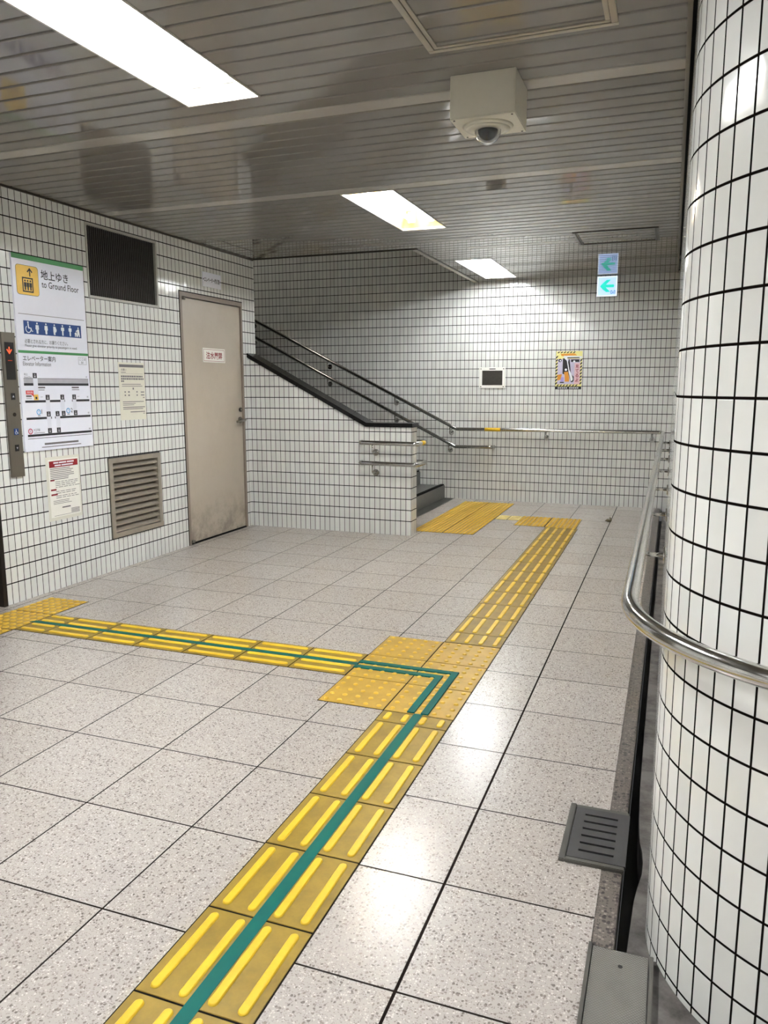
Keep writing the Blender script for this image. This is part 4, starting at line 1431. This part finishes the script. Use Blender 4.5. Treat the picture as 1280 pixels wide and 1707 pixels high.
f2.disc(m, 0.045, 0.318, 0.018, 0.0028, 0.0031, 16); f2.slab(m, 0.165, 0.255, 0.300, 0.328, 0.0028, 0.0031); f2.slab(m, 0.095, 0.255, 0.342, 0.352, 0.0028, 0.0031)
f2.slab(m, 0.050, 0.095, 0.070, 0.082, 0.0034, 0.0036)
m.build('figure_black', M['ink'], t)
m = MB()
f2.poly(m, [(0.088, 0.372), (0.120, 0.362), (0.150, 0.215), (0.182, 0.150), (0.192, 0.110), (0.180, 0.088), (0.168, 0.098), (0.145, 0.180), (0.118, 0.320), (0.092, 0.340)], 0.0032, 0.0035)
f2.disc(m, 0.112, 0.216, 0.013, 0.0032, 0.0035, 14); f2.disc(m, 0.048, 0.316, 0.008, 0.0031, 0.0035, 12); f2.disc(m, 0.200, 0.306, 0.012, 0.0031, 0.0035, 12)
f2.poly(m, [(0.070, 0.350), (W - 0.004, 0.338), (W - 0.004, 0.362), (0.11, 0.372)], 0.0024, 0.0027)
for q in (0.028, 0.050, 0.072, 0.094, 0.116, 0.155, 0.176, 0.197, 0.218, 0.239):
    f2.slab(m, q, q + 0.016, 0.010, 0.021, 0.0024, 0.0027)
m.build('figure_white', M['white_ink'], t)
m = MB()
f2.poly(m, [(0.020, 0.160), (0.070, 0.168), (0.060, 0.110), (0.022, 0.095)], 0.0028, 0.0031)
f2.poly(m, [(0.090, 0.190), (0.135, 0.195), (0.150, 0.130), (0.150, 0.085), (0.105, 0.085), (0.100, 0.150)], 0.0033, 0.0036)
f2.poly(m, [(0.050, 0.390), (0.200, 0.395), (0.230, 0.372), (0.060, 0.366)], 0.0024, 0.0027)
m.build('figure_orange', M['poster_orange'], t)
m = MB(); f2.poly(m, [(0.062, 0.135), (0.094, 0.132), (0.090, 0.082), (0.055, 0.084)], 0.0031, 0.0034); m.build('figure_violet', M['poster_violet'], t)
m = MB()
for i, ch in enumerate('見てるよ'):
    f2.text(m, ch, 0.234, 0.232 - 0.050 * i, 0.040, 0.0031, 0.036, 0.02, 'C')
m.build('lettering', M['maroon'], t)

t = thing('exit_sign', 'lit green arrow exit sign on the back wall just under the ceiling', 'exit sign', (-0.21, BY, 2.283))
f2 = back_fr(-0.3155, 2.286)
m = MB(); f2.slab(m, 0, 0.208, 0, 0.209, 0.0, 0.040); m.build('case', M['white_enamel'], t)
m = MB()
w = 0.010
f2.slab(m, 0, 0.208, 0, w, 0.040, 0.044); f2.slab(m, 0, 0.208, 0.209 - w, 0.209, 0.040, 0.044); f2.slab(m, 0, w, w, 0.209 - w, 0.040, 0.044); f2.slab(m, 0.208 - w, 0.208, w, 0.209 - w, 0.040, 0.044)
m.build('rim', M['exit_rim'], t)
m = MB(); f2.slab(m, w, 0.208 - w, w, 0.209 - w, 0.040, 0.042); m.build('face', M['exit_face'], t)
m = MB()
e0, e1 = 0.042, 0.0428
f2.poly(m, [(0.030, 0.106), (0.060, 0.140), (0.098, 0.172), (0.142, 0.172), (0.092, 0.122), (0.172, 0.122), (0.178, 0.106), (0.172, 0.092), (0.092, 0.092), (0.138, 0.046), (0.096, 0.044), (0.058, 0.074)], e0, e1)
m.build('arrow', M['exit_green'], t)
m = MB()
f2.slab(m, 0.144, 0.150, 0.024, 0.060, e0, e1); f2.slab(m, 0.184, 0.190, 0.024, 0.060, e0, e1); f2.slab(m, 0.150, 0.158, 0.054, 0.060, e0, e1); f2.slab(m, 0.176, 0.184, 0.054, 0.060, e0, e1)
f2.slab(m, 0.150, 0.158, 0.024, 0.029, e0, e1)
f2.disc(m, 0.168, 0.050, 0.004, e0, e1, 10)
f2.poly(m, [(0.162, 0.045), (0.174, 0.043), (0.172, 0.034), (0.178, 0.025), (0.173, 0.024), (0.166, 0.033), (0.160, 0.025), (0.156, 0.027), (0.163, 0.036)], e0, e1)
m.build('exit_pictogram', M['exit_dark'], t)

# ================================================================== CEILING THINGS
# dome camera box
x0, x1, y0, y1, zb = -0.360, -0.106, 1.648, 1.888, 2.346
t = thing('security_camera', 'ivory box with black dome camera under the slatted ceiling', 'security camera', (-0.233, 1.768, zb))
m = MB(); m.box(x0, x1, y0, y1, zb + 0.004, CZ, 0.002); m.build('housing', M['housing'], t)
m = MB(); m.box(x0 + 0.001, x1 - 0.001, y0 + 0.001, y1 - 0.001, zb, zb + 0.0035); cv = m.build('cover_plate', M['housing'], t)
for sx in (x0 + 0.014, x1 - 0.014):
    for sy in (y0 + 0.014, y1 - 0.014):
        m = MB(); m.cyl((sx, sy, zb - 0.002), (sx, sy, zb + 0.001), 0.004, 10); m.build('screw', M['steel_dark'], cv)
cx, cy = -0.238, 1.775
m = MB()
m.cyl((cx, cy, zb - 0.010), (cx, cy, zb), 0.088, 40, 0.100)
m.cyl((cx, cy, zb - 0.014), (cx, cy, zb - 0.010), 0.066, 40, 0.088)
m.build('ring', M['housing'], t)
m = MB(); m.ball((cx, cy, zb - 0.014), 0.0525, 36, 1.0, 'lower')
inner = MB(); inner.ball((cx, cy, zb - 0.014), 0.0495, 36, 1.0, 'lower')
for q in inner.bm.faces:
    q.normal_flip()
tmp = bpy.data.meshes.new('tmp'); inner.bm.to_mesh(tmp); inner.bm.free(); m.bm.from_mesh(tmp); bpy.data.meshes.remove(tmp)
dm = m.build('dome', M['dome_clear'], t, recalc=False)
m = MB(); m.ball((cx, cy, zb - 0.012), 0.040, 32, 1.0, 'lower'); m.build('lens_shroud', M['dome'], dm)
def hatch(x0, x1, y0, y1, w, mat, label, inner):
    t = thing('ceiling_hatch', label, 'ceiling hatch', ((x0 + x1) / 2, (y0 + y1) / 2, CZ))
    m = MB()
    def ring(a, b, c, d, w_, z0, z1):
        m.box(a, b, c, c + w_, z0, z1, 0.001); m.box(a, b, d - w_, d, z0, z1, 0.001)
        m.box(a, a + w_, c + w_, d - w_, z0, z1, 0.001); m.box(b - w_, b, c + w_, d - w_, z0, z1, 0.001)
    ring(x0, x1, y0, y1, w * 0.55, CZ - 0.006, CZ + 0.004)
    m.build('outer_frame', M[mat], t)
    m = MB()
    q = w * 0.6
    def ring2(a, b, c, d, w_, z0, z1):
        m.box(a, b, c, c + w_, z0, z1, 0.001); m.box(a, b, d - w_, d, z0, z1, 0.001)
        m.box(a, a + w_, c + w_, d - w_, z0, z1, 0.001); m.box(b - w_, b, c + w_, d - w_, z0, z1, 0.001)
    ring2(x0 + q, x1 - q, y0 + q, y1 - q, w * 0.4, CZ - 0.004, CZ + 0.004)
    m.build('inner_frame', M[inner], t)
    return t
hatch(-0.372, 0.276, 0.765, 1.418, 0.040, 'alu', 'ceiling access hatch with pale aluminium frame nearest the camera', 'alu')
hatch(-0.290, 0.345, 4.93, 5.49, 0.036, 'alu_dark', 'ceiling access hatch with dark frame near the back wall', 'alu_dark')
